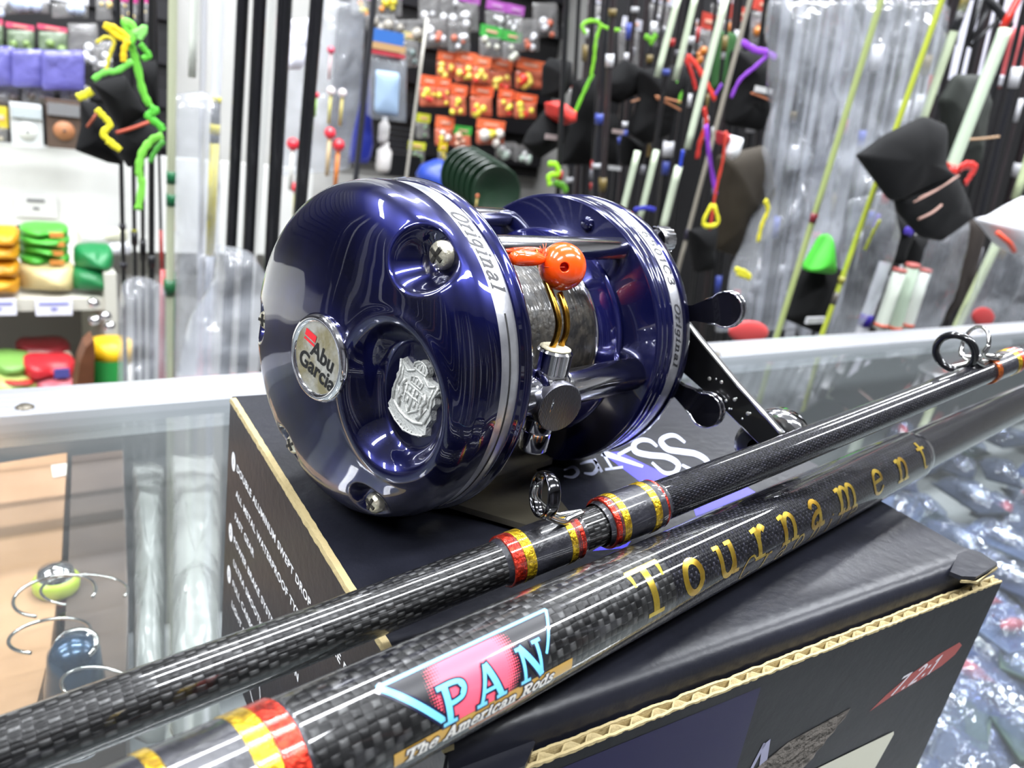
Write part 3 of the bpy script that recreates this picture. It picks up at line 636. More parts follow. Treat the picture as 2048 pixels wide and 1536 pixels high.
# print on the lid: big light serif letters upside down and violet-blue stripes (flat ink)
def onlid(p, l=.03): return atZ(p, BOXTOP + l * .001)
INKW = pm('print_light', 'b9bfdc', 0.5); INKB = pm('print_violet', '3c35c8', 0.45)
def inkpoly(ps, l=.04):
    mb = MB(); vs = [onlid(p, l) for p in ps]; mb.add(vs, [tuple(range(len(vs)))]); return mb
for ps in ([(1204, 906), (1238, 903), (1345, 955), (1330, 985), (1292, 972)], [(1392, 1032), (1386, 1012), (1490, 972), (1512, 985)], [(1185, 1102), (1235, 1072), (1262, 1082), (1252, 1096)], [(1345, 985), (1400, 985), (1400, 1018), (1370, 1018)]):
    wbuild(inkpoly(ps, .02), 'violet_stripe', INKB, carton, fix=False)
def inkline(pts, w0, w1=None, l=.06):
    mb = MB(); w1 = w1 or w0; pp = catmull([(x, y, 0) for x, y in pts], 8); rows = []
    for i, p in enumerate(pp):
        d = (pp[min(i + 1, len(pp) - 1)] - pp[max(0, i - 1)]).normalized(); n = Vector((-d.y, d.x, 0)); w = w0 + (w1 - w0) * i / (len(pp) - 1)
        t = i / (len(pp) - 1); w *= .55 + .9 * sin(pi * t) if w0 == w1 and len(pts) > 4 else 1
        rows.append([onlid((p.x - n.x * w / 2, p.y - n.y * w / 2), l), onlid((p.x + n.x * w / 2, p.y + n.y * w / 2), l)])
    return mb.grid(rows, False)
sg = [inkline([(1370, 885), (1352, 872), (1335, 872), (1322, 882), (1335, 898), (1362, 903), (1392, 908), (1414, 922), (1412, 938), (1390, 941), (1364, 930)], 8),
      inkline([(1314, 893), (1300, 882), (1282, 880), (1268, 889), (1272, 903), (1298, 910), (1334, 914), (1356, 928), (1350, 944), (1328, 945), (1304, 925)], 8),
      inkline([(1262, 896), (1236, 910)], 7), inkline([(1204, 905), (1286, 933)], 13, 5), inkline([(1205, 905), (1225, 938)], 5), inkline([(1210, 939), (1246, 934)], 5),
      inkline([(1188, 918), (1204, 944)], 6), inkline([(1160, 928), (1185, 922), (1195, 934), (1186, 947), (1168, 946)], 6),
      inkline([(1128, 940), (1146, 934), (1156, 944), (1146, 954), (1128, 952)], 5)]
allm = MB()
for s_ in sg: allm.add(s_.v, s_.f)
wbuild(allm, 'printed_letters', INKW, carton, fix=False)
# small white print on the left side: numbered bullets and text lines
INKW2 = pm('print_white', 'e4e4e6', 0.6)
def leftface(y_from_rear, dz, l=-.05): return BXp(l, D_ - y_from_rear, H_ + dz)
lines = [(-15.3, 9.0, 'DOUBLE ALUMINUM SWEPT DROP  HANDLE FOR'), (-22.3, 9.0, 'ALL METAL WATERPROOF TYPE'), (-29.0, 9.0, 'FAST GEAR'), (-36.0, 9.0, 'POWER BRAKE SYSTEM MADE IN'), (-42.6, 9.5, 'ULTRA SMOOTH BODY'), (-49, 9.5, 'FULL CARBON DRAG'), (-55.5, 9.5, 'LIGHT FRAME')]
tx = MB()
for dz, y0, s in lines:
    vs, fs = bfont(s, 2.7, 0.07, spacing=1.12); mx = min(v.x for v in vs)
    tx.add([leftface(y0 + (v.x - mx) * 1.22, dz + v.y) for v in vs], fs)
wbuild(tx, 'printed_text', INKW2, carton, fix=False)
bl = MB(); bn = MB()
for dz, num in ((-15.3, '1'), (-36.0, '2'), (-49, '3')):
    bl.add([leftface(5.6 + 1.9 * cos(a), dz + 2.6 * sin(a), -.05) for a in [2 * pi * k / 20 for k in range(20)]], [tuple(range(20))])
    vs, fs = bfont(num, 2.4, .05); bn.add([leftface(5.6 + v.x, dz + v.y, -.09) for v in vs], fs)
wbuild(bl, 'printed_bullet', INKW2, carton, fix=False); wbuild(bn, 'bullet_number', BLACKINK, carton, fix=False)
lg = MB()
lg.lathe([(5.0, 0), (5.5, 0)], (0, 0, 0), (1, 0, 0), 30)
lg.v = [leftface(33 + x.y, -63 + x.z * 1.0, -.05) for x in lg.v]
wbuild(lg, 'printed_ring', INKW2, carton, fix=False)
# print on the front panel
def fp(x, z, l=0.0): return BXp(x, -1.57 - l, H_ + z)
def fpoly(pts, name, m, l=.0):
    mb = MB(); mb.add([fp(x, z, l) for x, z in pts], [tuple(range(len(pts)))]); return wbuild(mb, name, m, carton, fix=False)
fpoly([(106.5, -30.2), (111, -27.2), (118, -24.2), (128, -21.6), (137, -20.6), (139, -22.0), (137.5, -24.4), (133, -26.2), (124, -27.6), (114, -28.6)], 'red_brush_mark', pm('print_red', '8e2a22', .5), .02)
m = MB()
strokes(m, '7.2:1', lambda x, y, l: fp(112.5 + x, -28.3 + y + x * .09, .05), 0, .5, 4.3, 1.45, bold=.04, slant=.45)
wbuild(m, 'ratio_print', pm('print_pale', 'cfcad0', .5), carton, fix=False)
fpoly([(0, -8), (62, -8), (66, -70), (0, -70)], 'violet_print_field', pm('print_deep_violet', '171238', .5, spec=.15), .01)
m = MB(); strokes(m, 'A', lambda x, y, l: fp(62 + x, -46 + y * 1.3, .06), 0, 0, 17, .95, bold=-.02)
wbuild(m, 'printed_a', pm('print_grey_violet', '8d8ca6', .5), carton, fix=False)
tp = MB(); tpp = [(57, -36), (78, -27.2), (97.5, -25.8)] + [(97 - k * 1.1 + (.8 if k % 2 else 0), -27 - k * 1.35) for k in range(9)] + [(70, -46), (56, -48)]
tp.add([fp(x, z, .08) for x, z in tpp], [tuple(range(len(tpp)))])
wbuild(tp, 'tape_strip', clearmat('clear_tape', 'c8c0b8', .45, '9a938c', .25, 1.5, .8, 500), carton, fix=False)
tag(fpoly([(78, -40.2), (122.5, -42.0), (123.2, -43.2), (119, -62), (84, -70), (76, -70)], 'cream_sticker', pm('cream_paper', 'c8c6b4', .6), .12), 'cream price sticker with a curled corner')
m = MB(); pp = catmull([(92, -52, 0), (91.5, -47, 0), (95, -45.2, 0), (99.5, -46.2, 0), (99, -50, 0), (94, -53, 0), (99.5, -58, 0)], 8)
m.tube([fp(p.x, p.y, .15) for p in pp], .0011, 6)
wbuild(m, 'handwriting', pm('blue_pen', '2a259c', .5), carton)

# ================================================================== THE TWO RODS lying over the box
def carbon(name, cu, cv, lo, hi, tw=0.0, me=.35, ci=1.5):
    m = bpy.data.materials.new(name); m.use_nodes = True; nt = m.node_tree; N = nt.nodes; L = nt.links
    b = N['Principled BSDF']; b.inputs['Roughness'].default_value = 0.38; b.inputs['Metallic'].default_value = me; b.inputs['Specular IOR Level'].default_value = me
    b.inputs['Coat Weight'].default_value = 1.0; b.inputs['Coat Roughness'].default_value = 0.03; b.inputs['Coat IOR'].default_value = ci
    uv = N.new('ShaderNodeUVMap'); mp = N.new('ShaderNodeMapping'); mp.inputs['Scale'].default_value = (1 / cu, 1 / cv, 1)
    mp.inputs['Rotation'].default_value = (0, 0, tw)
    L.new(uv.outputs[0], mp.inputs['Vector'])
    nz = N.new('ShaderNodeTexNoise'); nz.inputs['Scale'].default_value = .5; nz.inputs['Detail'].default_value = 2
    L.new(mp.outputs[0], nz.inputs['Vector'])
    mx = N.new('ShaderNodeMixRGB'); mx.blend_type = 'ADD'; mx.inputs[0].default_value = .35
    L.new(mp.outputs[0], mx.inputs[1]); L.new(nz.outputs['Color'], mx.inputs[2])
    ck = N.new('ShaderNodeTexChecker'); ck.inputs['Scale'].default_value = 1.0; L.new(mx.outputs[0], ck.inputs['Vector'])
    fl = N.new('ShaderNodeVectorMath'); fl.operation = 'FLOOR'; L.new(mx.outputs[0], fl.inputs[0])
    fr = N.new('ShaderNodeVectorMath'); fr.operation = 'FRACTION'; L.new(mx.outputs[0], fr.inputs[0])
    wn = N.new('ShaderNodeTexWhiteNoise'); wn.noise_dimensions = '2D'; L.new(fl.outputs[0], wn.inputs['Vector'])
    sp = N.new('ShaderNodeSeparateXYZ'); L.new(fr.outputs[0], sp.inputs[0])
    def mth(op, a, b_=None):
        n = N.new('ShaderNodeMath'); n.operation = op
        for i, x in enumerate((a, b_)):
            if x is None: continue
            if isinstance(x, (int, float)): n.inputs[i].default_value = x
            else: L.new(x, n.inputs[i])
        return n.outputs[0]
    sx = mth('SINE', mth('MULTIPLY', sp.outputs[0], pi)); sy = mth('SINE', mth('MULTIPLY', sp.outputs[1], pi))
    dome = mth('MULTIPLY', mth('POWER', sx, .5), mth('POWER', sy, .5))
    pw = mth('POWER', wn.outputs['Value'], 2.2)
    lig = mth('MULTIPLY', mth('MULTIPLY', ck.outputs['Fac'], dome), mth('ADD', mth('MULTIPLY', pw, .9), .1))  # sheen of the differently turned tows put into the colour as lighter cells
    dk = mth('MULTIPLY', mth('SUBTRACT', 1.0, ck.outputs['Fac']), mth('MULTIPLY', wn.outputs['Value'], .12))
    v = mth('ADD', lig, dk)
    r = N.new('ShaderNodeValToRGB'); r.color_ramp.elements[0].color = lin(lo); r.color_ramp.elements[1].color = lin(hi); r.color_ramp.elements[1].position = .8
    L.new(v, r.inputs[0]); L.new(r.outputs[0], b.inputs['Base Color'])
    bp = N.new('ShaderNodeBump'); bp.inputs['Strength'].default_value = .6; bp.inputs['Distance'].default_value = .0002
    L.new(mth('MULTIPLY', dome, mth('ADD', ck.outputs['Fac'], .3)), bp.inputs['Height']); L.new(bp.outputs[0], b.inputs['Normal'])
    return m
CARB = carbon('carbon_weave', 1.0, 1.3, '060607', '4c4c4c')
CARB2 = carbon('carbon_weave_fine', 0.6, .7, '07070b', '2a2a34', me=.1, ci=1.42)
def rodaxis(q, t):
    a, z0, th, sl, lat, zz = q; t *= .001
    return Vector((0, a, z0 + ZC)) + Vector((cos(th), sin(th), 0)) * t + Vector((-sin(th), cos(th), 0)) * (lat * t * t) + Z * (sl * t + zz * t * t)
Q1 = (0.104533, -0.071412, 0.650068, 0.148039, 0.024825, 0.049469)
Q2 = (0.0823, -0.0727, 0.8240, -0.027, -0.0606, 0.050)
def rs(q, t, phi, r):
    P = rodaxis(q, t); D = (rodaxis(q, t + .1) - P).normalized(); L_ = Z.cross(D).normalized(); Up = D.cross(L_)
    a = radians(phi); return P + (L_ * cos(a) + Up * sin(a)) * r * .001
def rodmesh(q, prof, n=64, step=2.0):
    """prof: (t, r) in mm; surface of revolution round the bent axis, UV in mm"""
    mb = MB(); ts = []
    for i in range(len(prof) - 1):
        t0, r0 = prof[i]; t1, r1 = prof[i + 1]; k = max(1, int(abs(t1 - t0) / step))
        for j in range(k): ts.append((t0 + (t1 - t0) * j / k, r0 + (r1 - r0) * j / k))
    ts.append(prof[-1]); vs, uv, fs = [], [], []
    for t, r in ts:
        for j in range(n + 1):
            ph = 360 * j / n; vs.append(rs(q, t, ph, r)); uv.append((radians(ph) * 6.0, t))
    m = n + 1
    for i in range(len(ts) - 1):
        for j in range(n): fs.append((i * m + j, i * m + j + 1, (i + 1) * m + j + 1, (i + 1) * m + j))
    mb.add(vs, fs, True, uv); return mb
def ramp(*p): return list(p)
WRAPB = pm('black_thread_wrap', '141419', 0.35, 0.1, 1.0, bump=0.35, bscale=900, col2='26262d', vscale=160)
def threadmat(name, c1, c2):
    m = pm(name, c1, 0.3, 0.75, 0.8, col2=c2, vscale=900, bump=.7, bscale=1500); return m
TGOLD = threadmat('gold_thread', 'd8b422', '8a6c12'); TRED = threadmat('red_thread', 'c8321c', '7a160c')
def band(q, t0, t1, r, m, root, name='thread_band'):
    n = max(2, int((t1 - t0) / .32)); pr = []
    for k in range(n):
        a = t0 + (t1 - t0) * k / n; b = (t1 - t0) / n
        pr += [(a + b * .05, r), (a + b * .5, r + .07), (a + b * .95, r)]
    mb = rodmesh(q, [(t0, r - .4)] + pr + [(t1, r - .4)], 64, 5); return wbuild(mb, name, m, root)
def swell(t0, t1, r0, r1, e=2.2): return [(t0 - e, r0), (t0 - e * .6, r0 + (r1 - r0) * .25), (t0 - e * .25, r0 + (r1 - r0) * .75), (t0, r1 * .995), (t0 + 1, r1), (t1 - 1, r1), (t1, r1 * .995), (t1 + e * .25, r0 + (r1 - r0) * .75), (t1 + e * .6, r0 + (r1 - r0) * .25), (t1 + e, r0)]
# ---- thin rod (upper)
rod1 = empty('fishing_rod', rodaxis(Q1, 0), 'thinner glossy black carbon rod with wrapped line guides, lying nearer the reel', 'fishing rod', 'carbon rods over the box')
del rod1['group']
ra = lambda t: 3.665 - .0065 * t
rb_ = lambda t: 4.03 - .0065 * t
wbuild(rodmesh(Q1, [(-120, ra(-120)), (0, ra(0)), (20, ra(20)), (30, ra(30))]), 'blank', CARB, rod1)
wbuild(rodmesh(Q1, [(30, ra(30)), (37, rb_(37)), (150, rb_(150)), (330, 2.6)], step=6), 'upper_blank', CARB2, rod1)
for t0, t1, r0_, r1_ in ((5.0, 17.4, ra(10), 4.25), (25.6, 36.0, rb_(25), 4.62), (152.5, 166, rb_(150), 3.5)):
    wbuild(rodmesh(Q1, swell(t0, t1, r0_, r1_, 1.9), 64, .6), 'guide_wrap', WRAPB, rod1)
AMB = threadmat('amber_thread', 'c2641c', '7a2a10')
for t0, t1, r, m in ((4.2, 6.3, 4.24, TRED), (6.3, 8.2, 4.3, TGOLD), (15.2, 16.5, 4.3, TGOLD), (16.5, 18.2, 4.2, TRED), (24.6, 26.1, 4.55, TRED), (26.1, 27.6, 4.66, TGOLD), (33.1, 34.7, 4.66, TGOLD), (34.7, 36.7, 4.5, TRED),
                     (151, 152.8, 3.5, AMB), (160.5, 162.5, 3.55, TGOLD), (162.5, 164.4, 3.55, TRED)):
    band(Q1, t0, t1, r, m, rod1)
GC = pm('guide_dark_chrome', '4c4c50', 0.12, 1.0); GCL = pm('guide_steel', 'b8b8b6', 0.16, 1.0)
def guide(q, t, h, lat, R0, tilt, root, tube_r, ring_m, yawd=0, fh=4.4, fl=9, ft=.6):
    P = rs(q, t, 90, 0); D = (rodaxis(q, t + .1) - rodaxis(q, t)).normalized(); L_ = Z.cross(D).normalized(); Up = D.cross(L_)
    C_ = P + (Up * h + L_ * lat) * .001
    n = (D * cos(radians(tilt)) * cos(radians(yawd)) + Up * sin(radians(tilt)) + L_ * sin(radians(yawd))).normalized()
    e = L_ - n * L_.dot(n); e.normalize(); g = n.cross(e)
    if g.z < 0: g = -g
    mb = MB(); K = 48; rows = []
    for i in range(K):
        a = 2 * pi * i / K; d = (e * cos(a) + g * sin(a)); c = C_ + d * R0 * .001
        rows.append([c + (d * cos(b) * tube_r[0] + n * sin(b) * tube_r[1]) * .001 for b in [2 * pi * k / 12 for k in range(12)]])
    rows.append(rows[0]); mb.grid(rows, True, True)
    o = wbuild(mb, 'guide_ring', ring_m, root)
    foot = MB(); back = (P - C_); back = (back - n * back.dot(n)).normalized(); side = n.cross(back)
    for s in (-1, 1):
        st_ = C_ + (side * s * .75 + back * .66).normalized() * R0 * .001
        pts = catmull([C_ + (side * s * .98 + back * .1).normalized() * (R0 + .1) * .001, st_, rs(q, t + fl * .35, 92 - s * 14, fh + .5), rs(q, t + fl * .6, 92 - s * 8, fh), rs(q, t + fl, 92 - s * 3, fh - .2)], 6)
        foot.tube(pts, [ft * .001] * (len(pts) - 4) + [ft * .0009, ft * .0008, ft * .0007, ft * .0006], 8)
    wbuild(foot, 'guide_foot', GCL, root); return o
guide(Q1, 12.0, 10.2, 0.2, 3.5, -12, rod1, (.36, 1.15), GC, yawd=-14, fh=4.5, fl=8)
guide(Q1, 142, 5.6, 4.6, 4.6, 4, rod1, (.95, 1.0), pm('guide_ring_black', '17181a', .2, .3, .6), yawd=10, fh=3.3)
guide(Q1, 149, 6.6, 3.6, 4.6, -12, rod1, (.4, .55), GCL, yawd=-30, fh=3.3)
# ---- thick rod (lower) with gold lettering and the badge
rod2 = empty('fishing_rod', rodaxis(Q2, 0), 'thick glossy black carbon rod with gold lettering and a triangular badge', 'fishing rod')
wbuild(rodmesh(Q2, [(-110, 6.9), (40, 6.9)]), 'blank', CARB, rod2)
wbuild(rodmesh(Q2, [(40, 6.9), (158, 6.8)]), 'lettered_blank', CARB2, rod2)
wbuild(rodmesh(Q2, [(158, 6.8), (160, 6.75), (161.5, 6.5), (162.6, 6.1), (163.4, 5.95)], 64, .4), 'ferrule_end', pm('clear_coat_end', '1c1c22', .2, 0, 1), rod2)
wbuild(rodmesh(Q2, [(163.4, 5.95), (420, 5.3)], step=6), 'upper_blank', CARB2, rod2)
R2 = 6.9
wbuild(rodmesh(Q2, swell(-60, -27.5, 6.9, 7.15), 64, .8), 'guide_wrap', WRAPB, rod2)
band(Q2, -31.2, -28.6, 7.2, TGOLD, rod2); band(Q2, -28.6, -25.8, 7.15, TRED, rod2); band(Q2, -40, -38.5, 7.2, TGOLD, rod2)
def goldmat():
    m = pm('gold_foil', 'd9bb4a', 0.25, 0.9, 0.5, col2='b8902c', vscale=260); return m
GOLD = goldmat()
def r2fn(t0, phi0, r=R2):
    def f(x, y, lift): return rs(Q2, t0 + x, phi0 - math.degrees(y / r), r + .05 + lift)
    return f
m = MB(); strokes(m, 'T', r2fn(30.6, 170.5), 0, 0, 7.9, 1.08, bold=.03)
strokes(m, 'ournament', r2fn(0, 172.5), 0, 0, 7.9, 1.2, bold=.03, xs=[45.6, 56.5, 68.3, 79.6, 91.4, 106.5, 123.3, 138.8, 153.0])
wbuild(m, 'gold_lettering', GOLD, rod2, fix=False)
m = MB()
strokes(m, 'Craohite', r2fn(60, 196), 0, 3.0, 4.2, 1.4, slant=.35, bold=-.03)
wbuild(m, 'script_line', GOLD, rod2, fix=False)
# badge
def badge_mat():
    m = bpy.data.materials.new('badge_print'); m.use_nodes = True; nt = m.node_tree; N = nt.nodes; L = nt.links
    b = N['Principled BSDF']; b.inputs['Roughness'].default_value = .35; b.inputs['Coat Weight'].default_value = 1; b.inputs['Coat Roughness'].default_value = .03
    uv = N.new('ShaderNodeUVMap'); sp = N.new('ShaderNodeSeparateXYZ'); L.new(uv.outputs[0], sp.inputs[0])
    def mth(op, a, b_=None):
        n = N.new('ShaderNodeMath'); n.operation = op
        for i, x in enumerate((a, b_)):
            if x is None: continue
            if isinstance(x, (int, float)): n.inputs[i].default_value = x
            else: L.new(x, n.inputs[i])
        return n.outputs[0]
    # uv: (t mm, distance round the rod mm); ball centre (-2.3, 15.7)
    dx = mth('SUBTRACT', sp.outputs[0], -2.6); dy = mth('SUBTRACT', sp.outputs[1], 15.9)
    d = mth('SQRT', mth('ADD', mth('MULTIPLY', dx, dx), mth('MULTIPLY', dy, dy)))
    K = 2 * pi / .52
    dots = mth('MULTIPLY', mth('COSINE', mth('MULTIPLY', mth('ADD', sp.outputs[0], sp.outputs[1]), K / 1.414)), mth('COSINE', mth('MULTIPLY', mth('SUBTRACT', sp.outputs[0], sp.outputs[1]), K / 1.414)))
    lv = mth('DIVIDE', mth('SUBTRACT', d, 6.3), 1.25)            # -1 inside .. +1 outside
    blk = mth('GREATER_THAN', lv, dots)
    r = N.new('ShaderNodeMixRGB'); r.inputs[1].default_value = lin('f2566c'); r.inputs[2].default_value = lin('141419'); L.new(blk, r.inputs[0])
    L.new(r.outputs[0], b.inputs['Base Color']); return m
def patch(corners, n=14, k=30, r=R2 + .03):
    """corners: t left top, t right top, t left bottom, t right bottom, phi top, phi bottom"""
    a, b, c, d, p0, p1 = corners; mb = MB(); vs, uv, fs = [], [], []
    for i in range(n + 1):
        f = i / n; ph = p0 + (p1 - p0) * f; l = a + (c - a) * f; rt = b + (d - b) * f
        for j in range(k + 1):
            t = l + (rt - l) * j / k; vs.append(rs(Q2, t, ph, r)); uv.append((t, radians(ph) * R2))
    for i in range(n):
        for j in range(k): q = i * (k + 1) + j; fs.append((q, q + 1, q + k + 2, q + k + 1))
    mb.add(vs, fs, True, uv); return mb
wbuild(patch((-15.6, 12.8, -8.0, 9.0, 103.5, 168)), 'badge_field', badge_mat(), rod2, fix=False)
CY = pm('badge_cyan', '6fc4e8', .3, 0, 1); NV = pm('badge_navy', '0e1030', .35, 0, 1)
bd = MB(); bn = MB()
def cline(mb, a, b, w, r):
    K = 26; rows = []
    for i in range(K + 1):
        f = i / K; t = a[0] + (b[0] - a[0]) * f; p = a[1] + (b[1] - a[1]) * f
        d = Vector(((b[0] - a[0]), radians(b[1] - a[1]) * R2, 0)).normalized(); n = Vector((-d.y, d.x, 0)) * w / 2
        rows.append([rs(Q2, t + n.x, p + math.degrees(n.y / R2), r), rs(Q2, t - n.x, p - math.degrees(n.y / R2), r)])
    mb.grid(rows)
for mb_, w_, r_ in ((bn, .95, R2 + .06), (bd, .55, R2 + .09)):
    cline(mb_, (-15.6, 104), (12.8, 104), w_ * .8, r_); cline(mb_, (-15.6, 103.5), (-8.2, 165), w_ * 1.5, r_); cline(mb_, (12.8, 103.5), (9.4, 148), w_ * .8, r_)
wbuild(bn, 'border_outline', NV, rod2, fix=False); wbuild(bd, 'border_line', CY, rod2, fix=False)  # navy outline printed under the cyan border
m1 = MB(); m2 = MB()
for m_, bo, li in ((m1, .14, .08), (m2, .03, .12)):
    strokes(m_, 'PAN', r2fn(0, 166.5), 0, 0, 4.5, 1.12, bold=bo, xs=[-6.9, -1.0, 6.6], lift=li)
wbuild(m1, 'letter_outline', NV, rod2, fix=False); wbuild(m2, 'badge_letters', CY, rod2, fix=False)
wbuild(patch((-16, 14.4, -15.8, 14.6, 168, 183), 6, 30, R2 + .08), 'gold_strip', pm('strip_gold', 'c79a3c', .4, .3, 1), rod2, fix=False)
wbuild(patch((-4.5, 7.0, -4.2, 6.5, 185.5, 190), 3, 20, R2 + .08), 'gold_strip', pm('strip_amber', 'a8622c', .4, .3, 1), rod2, fix=False)
m1 = MB(); m2 = MB()
for m_, bo, li in ((m1, .26, .12), (m2, .10, .16)):
    strokes(m_, 'The American Rods', r2fn(-14.6, 182.6), 0, .12, 1.45, 1.33, bold=bo, slant=.25, lift=li)
wbuild(m1, 'letter_outline', NV, rod2, fix=False); wbuild(m2, 'strip_letters', pm('strip_white', 'd8d4cc', .4, 0, .5), rod2, fix=False)

# ================================================================== SHOP BEHIND THE COUNTER
def NUMW(n):
    a = 'zeroth first second third fourth fifth sixth seventh eighth ninth tenth eleventh twelfth thirteenth fourteenth fifteenth sixteenth seventeenth eighteenth nineteenth'.split()
    t = {2: 'twent', 3: 'thirt', 4: 'fort', 5: 'fift', 6: 'sixt', 7: 'sevent', 8: 'eight', 9: 'ninet'}
    if n < 20: return a[n]
    return t[n // 10] + 'ieth' if n % 10 == 0 else t[n // 10] + 'y-' + a[n % 10]
ORD = ['leftmost', 'second from left', 'third from left', 'fourth from left', 'fifth from left', 'sixth from left', 'seventh from left', 'eighth from left', 'ninth from left', 'tenth from left']
NV_ = -V
def dims(x, y, w, h, v):
    a = atV((x - w / 2, y), v); b = atV((x + w / 2, y), v); c = atV((x, y - h / 2), v); d = atV((x, y + h / 2), v)
    return atV((x, y), v), (b - a).dot(U), (c - d).z
def resample(poly, n):
    pts = [Vector((p[0], p[1], 0)) for p in poly]; pts.append(pts[0]); L = [0]
    for i in range(len(pts) - 1): L.append(L[-1] + (pts[i + 1] - pts[i]).length)
    out = []
    for k in range(n):
        s = L[-1] * k / n; i = max(j for j in range(len(L) - 1) if L[j] <= s)
        t = (s - L[i]) / max(1e-9, L[i + 1] - L[i]); out.append(pts[i].lerp(pts[i + 1], t))
    return out
def pillow(poly, v, th, name, m, root=None, label=None, cat=None, group=None, n=28, rings=6, crease=0.25, seed=0, lift=0.0, fscale=14.0):
    """a soft bag whose outline is POLY (pixels) standing in the vertical plane v, th metres thick"""
    pts = [atV((p.x, p.y), v) + NV_ * lift for p in resample(poly, n)]
    c = sum(pts, Vector()) / n; rows = []
    for side in (-1, 1):
        rg = []
        for k in range(rings + 1):
            s = max(cos(pi / 2 * k / rings), 0.02) if k < rings else 0.02
            d = th / 2 * sqrt(max(0, 1 - s ** 2.4)) ; row = []
            for j, p in enumerate(pts):
                q = c + (p - c) * s
                nz = noise.noise(q * fscale + Vector((seed, side * 3, 0))) + .5 * noise.noise(q * fscale * 2.3 + Vector((seed, 7, 0)))
                row.append(q + NV_ * side * (d * (1 + crease * nz) + crease * th * .25 * nz * (1 - s)))
            rg.append(row)
        rows = (rg[::-1] if side < 0 else rows + rg[1:]) if side < 0 else rows + rg[1:]
    mb = MB(); mb.grid(rows, True, True, cap=True)
    if root is None:
        o = mb.build(name, m); return tag(o, label, cat, group) if label else o
    return wbuild(mb, name, m, root)
def flatcard(x, y, w, h, v, th, name, m, root, lift=0.0):
    c, W, Hh = dims(x, y, w, h, v); mb = MB().box(c + NV_ * lift, (W, th, Hh), ROTU); return wbuild(mb, name, m, root)
def blobs(mb, c, W, Hh, n, lift, rng, size=.16):
    for _ in range(n):
        q = c + U * rng.uniform(-.32, .32) * W + Z * rng.uniform(-.42, .05) * Hh + NV_ * lift; s = W * rng.uniform(size * .7, size * 1.3)
        mb.lathe([(0, -s), (s * .7, -s * .7), (s, 0), (s * .7, s * .7), (0, s)], q, Z, 8)
def packet(x, y, w, h, v, head, body, con, label, cat='lure packet', group=None, name='lure_packet', hh=.3, seed=0, ncon=3, con2=None):
    rng = random.Random(seed * 7 + int(x)); c, W, Hh = dims(x, y, w, h, v)
    r = empty(name, c - Z * Hh / 2, label, cat, group, ROTU)
    if head:
        mb = MB().box(c + Z * Hh * (.5 - hh / 2), (W, .004, Hh * hh), ROTU); wbuild(mb, 'header_card', hexmat(head, .45), r)
        mb = MB().box(c + Z * Hh * (.5 - hh / 2) + NV_ * .003, (W * .5, .002, Hh * hh * .22), ROTU); wbuild(mb, 'header_print', hexmat({'e6e6ea': '8a9ac0', 'b05fb4': 'd8a8d8', 'b868b0': 'd8a8d8'}.get(head, 'f0b8a0'), .5), r)
    pillow([(x - w / 2, y - h / 2 + h * (hh if head else 0)), (x + w / 2, y - h / 2 + h * (hh if head else 0)), (x + w / 2, y + h / 2), (x - w / 2, y + h / 2)], v, W * .3, 'pouch', body, r, n=20, rings=4, crease=.5, seed=seed + x, fscale=30)
    if con:
        mb = MB(); blobs(mb, c, W, Hh, ncon, W * .1, rng); wbuild(mb, 'lures', hexmat(con, .3, 0, .5), r)
    if con2:
        mb = MB(); blobs(mb, c, W, Hh, 2, W * .13, rng, .13); wbuild(mb, 'lures', hexmat(con2, .3, 0, .5), r)
    return r
HOOKM = pm('hook_steel', '9a9a9e', .3, 1)
# ---- pegboards
def pegboard(x0, x1, y0, y1, v, label, col):
    col0 = col; col = {'262527': '161517', '2b2a2a': '191818'}[col]
    c = atV(((x0 + x1) / 2, (y0 + y1) / 2), v); a = atV((x0, y1), v); b = atV((x1, y0), v)
    r = empty('pegboard', c, label, 'display board', None, ROTU)
    if x0 < -400: a = a + U * (-2.15 - a.dot(U))  # unseen stretch of board, added so the reel dome reflects dark
    W = abs((b - a).dot(U)); lo = (a.z + atV((x1, y1), v).z) / 2; hi = CEIL - .05; mid = (a + b) / 2
    wbuild(MB().box(Vector((mid.x, mid.y, (lo + hi) / 2)) + V * .02, (W, .02, hi - lo), ROTU), 'board', pm('board_' + col, col, .6), r)
    n = int((hi - lo) / .09)
    for k in range(n):
        wbuild(MB().box(Vector((mid.x, mid.y, lo + .05 + k * .09)) + V * .006, (W, .012, .035), ROTU), 'slat', pm('slat_' + col, '222124', .5), r)
pegboard(-420, 345, -250, 300, 1.955, 'dark slatted display board above the white shelf wall', '262527')
pegboard(660, 1180, -250, 345, 1.955, 'dark slatted display board full of orange and silver packets', '2b2a2a')
def row(items, v, head, body, con, lab, grp, seed, con2=None, cat='lure packet', hh=.3, ncon=3, name='lure_packet'):
    for k, (x, y, w, h) in enumerate(items):
        packet(x, y, w, h, v - .012 * (k % 3), head, body, con, '%s, %s' % (lab, ORD[k]), cat, grp, name, hh, seed + k, ncon, con2)
CLR = clearmat('packet_film', 'eeeef0', .32, 'b4b2b0', .18, 1.6, 1.0, 60, .006)
CLRO = clearmat('orange_film', 'ffe0d0', .55, 'f08a6c', .2, 1.6, 1.0, 60, .006)
CLRP = clearmat('violet_film', 'c8c6f0', .55, '8480c8', .15, 1.6, 1.0, 30, .008)
CLRG = clearmat('green_film', 'd8e8d0', .5, '8fa084', .2, 1.6, 1.0, 60, .006)
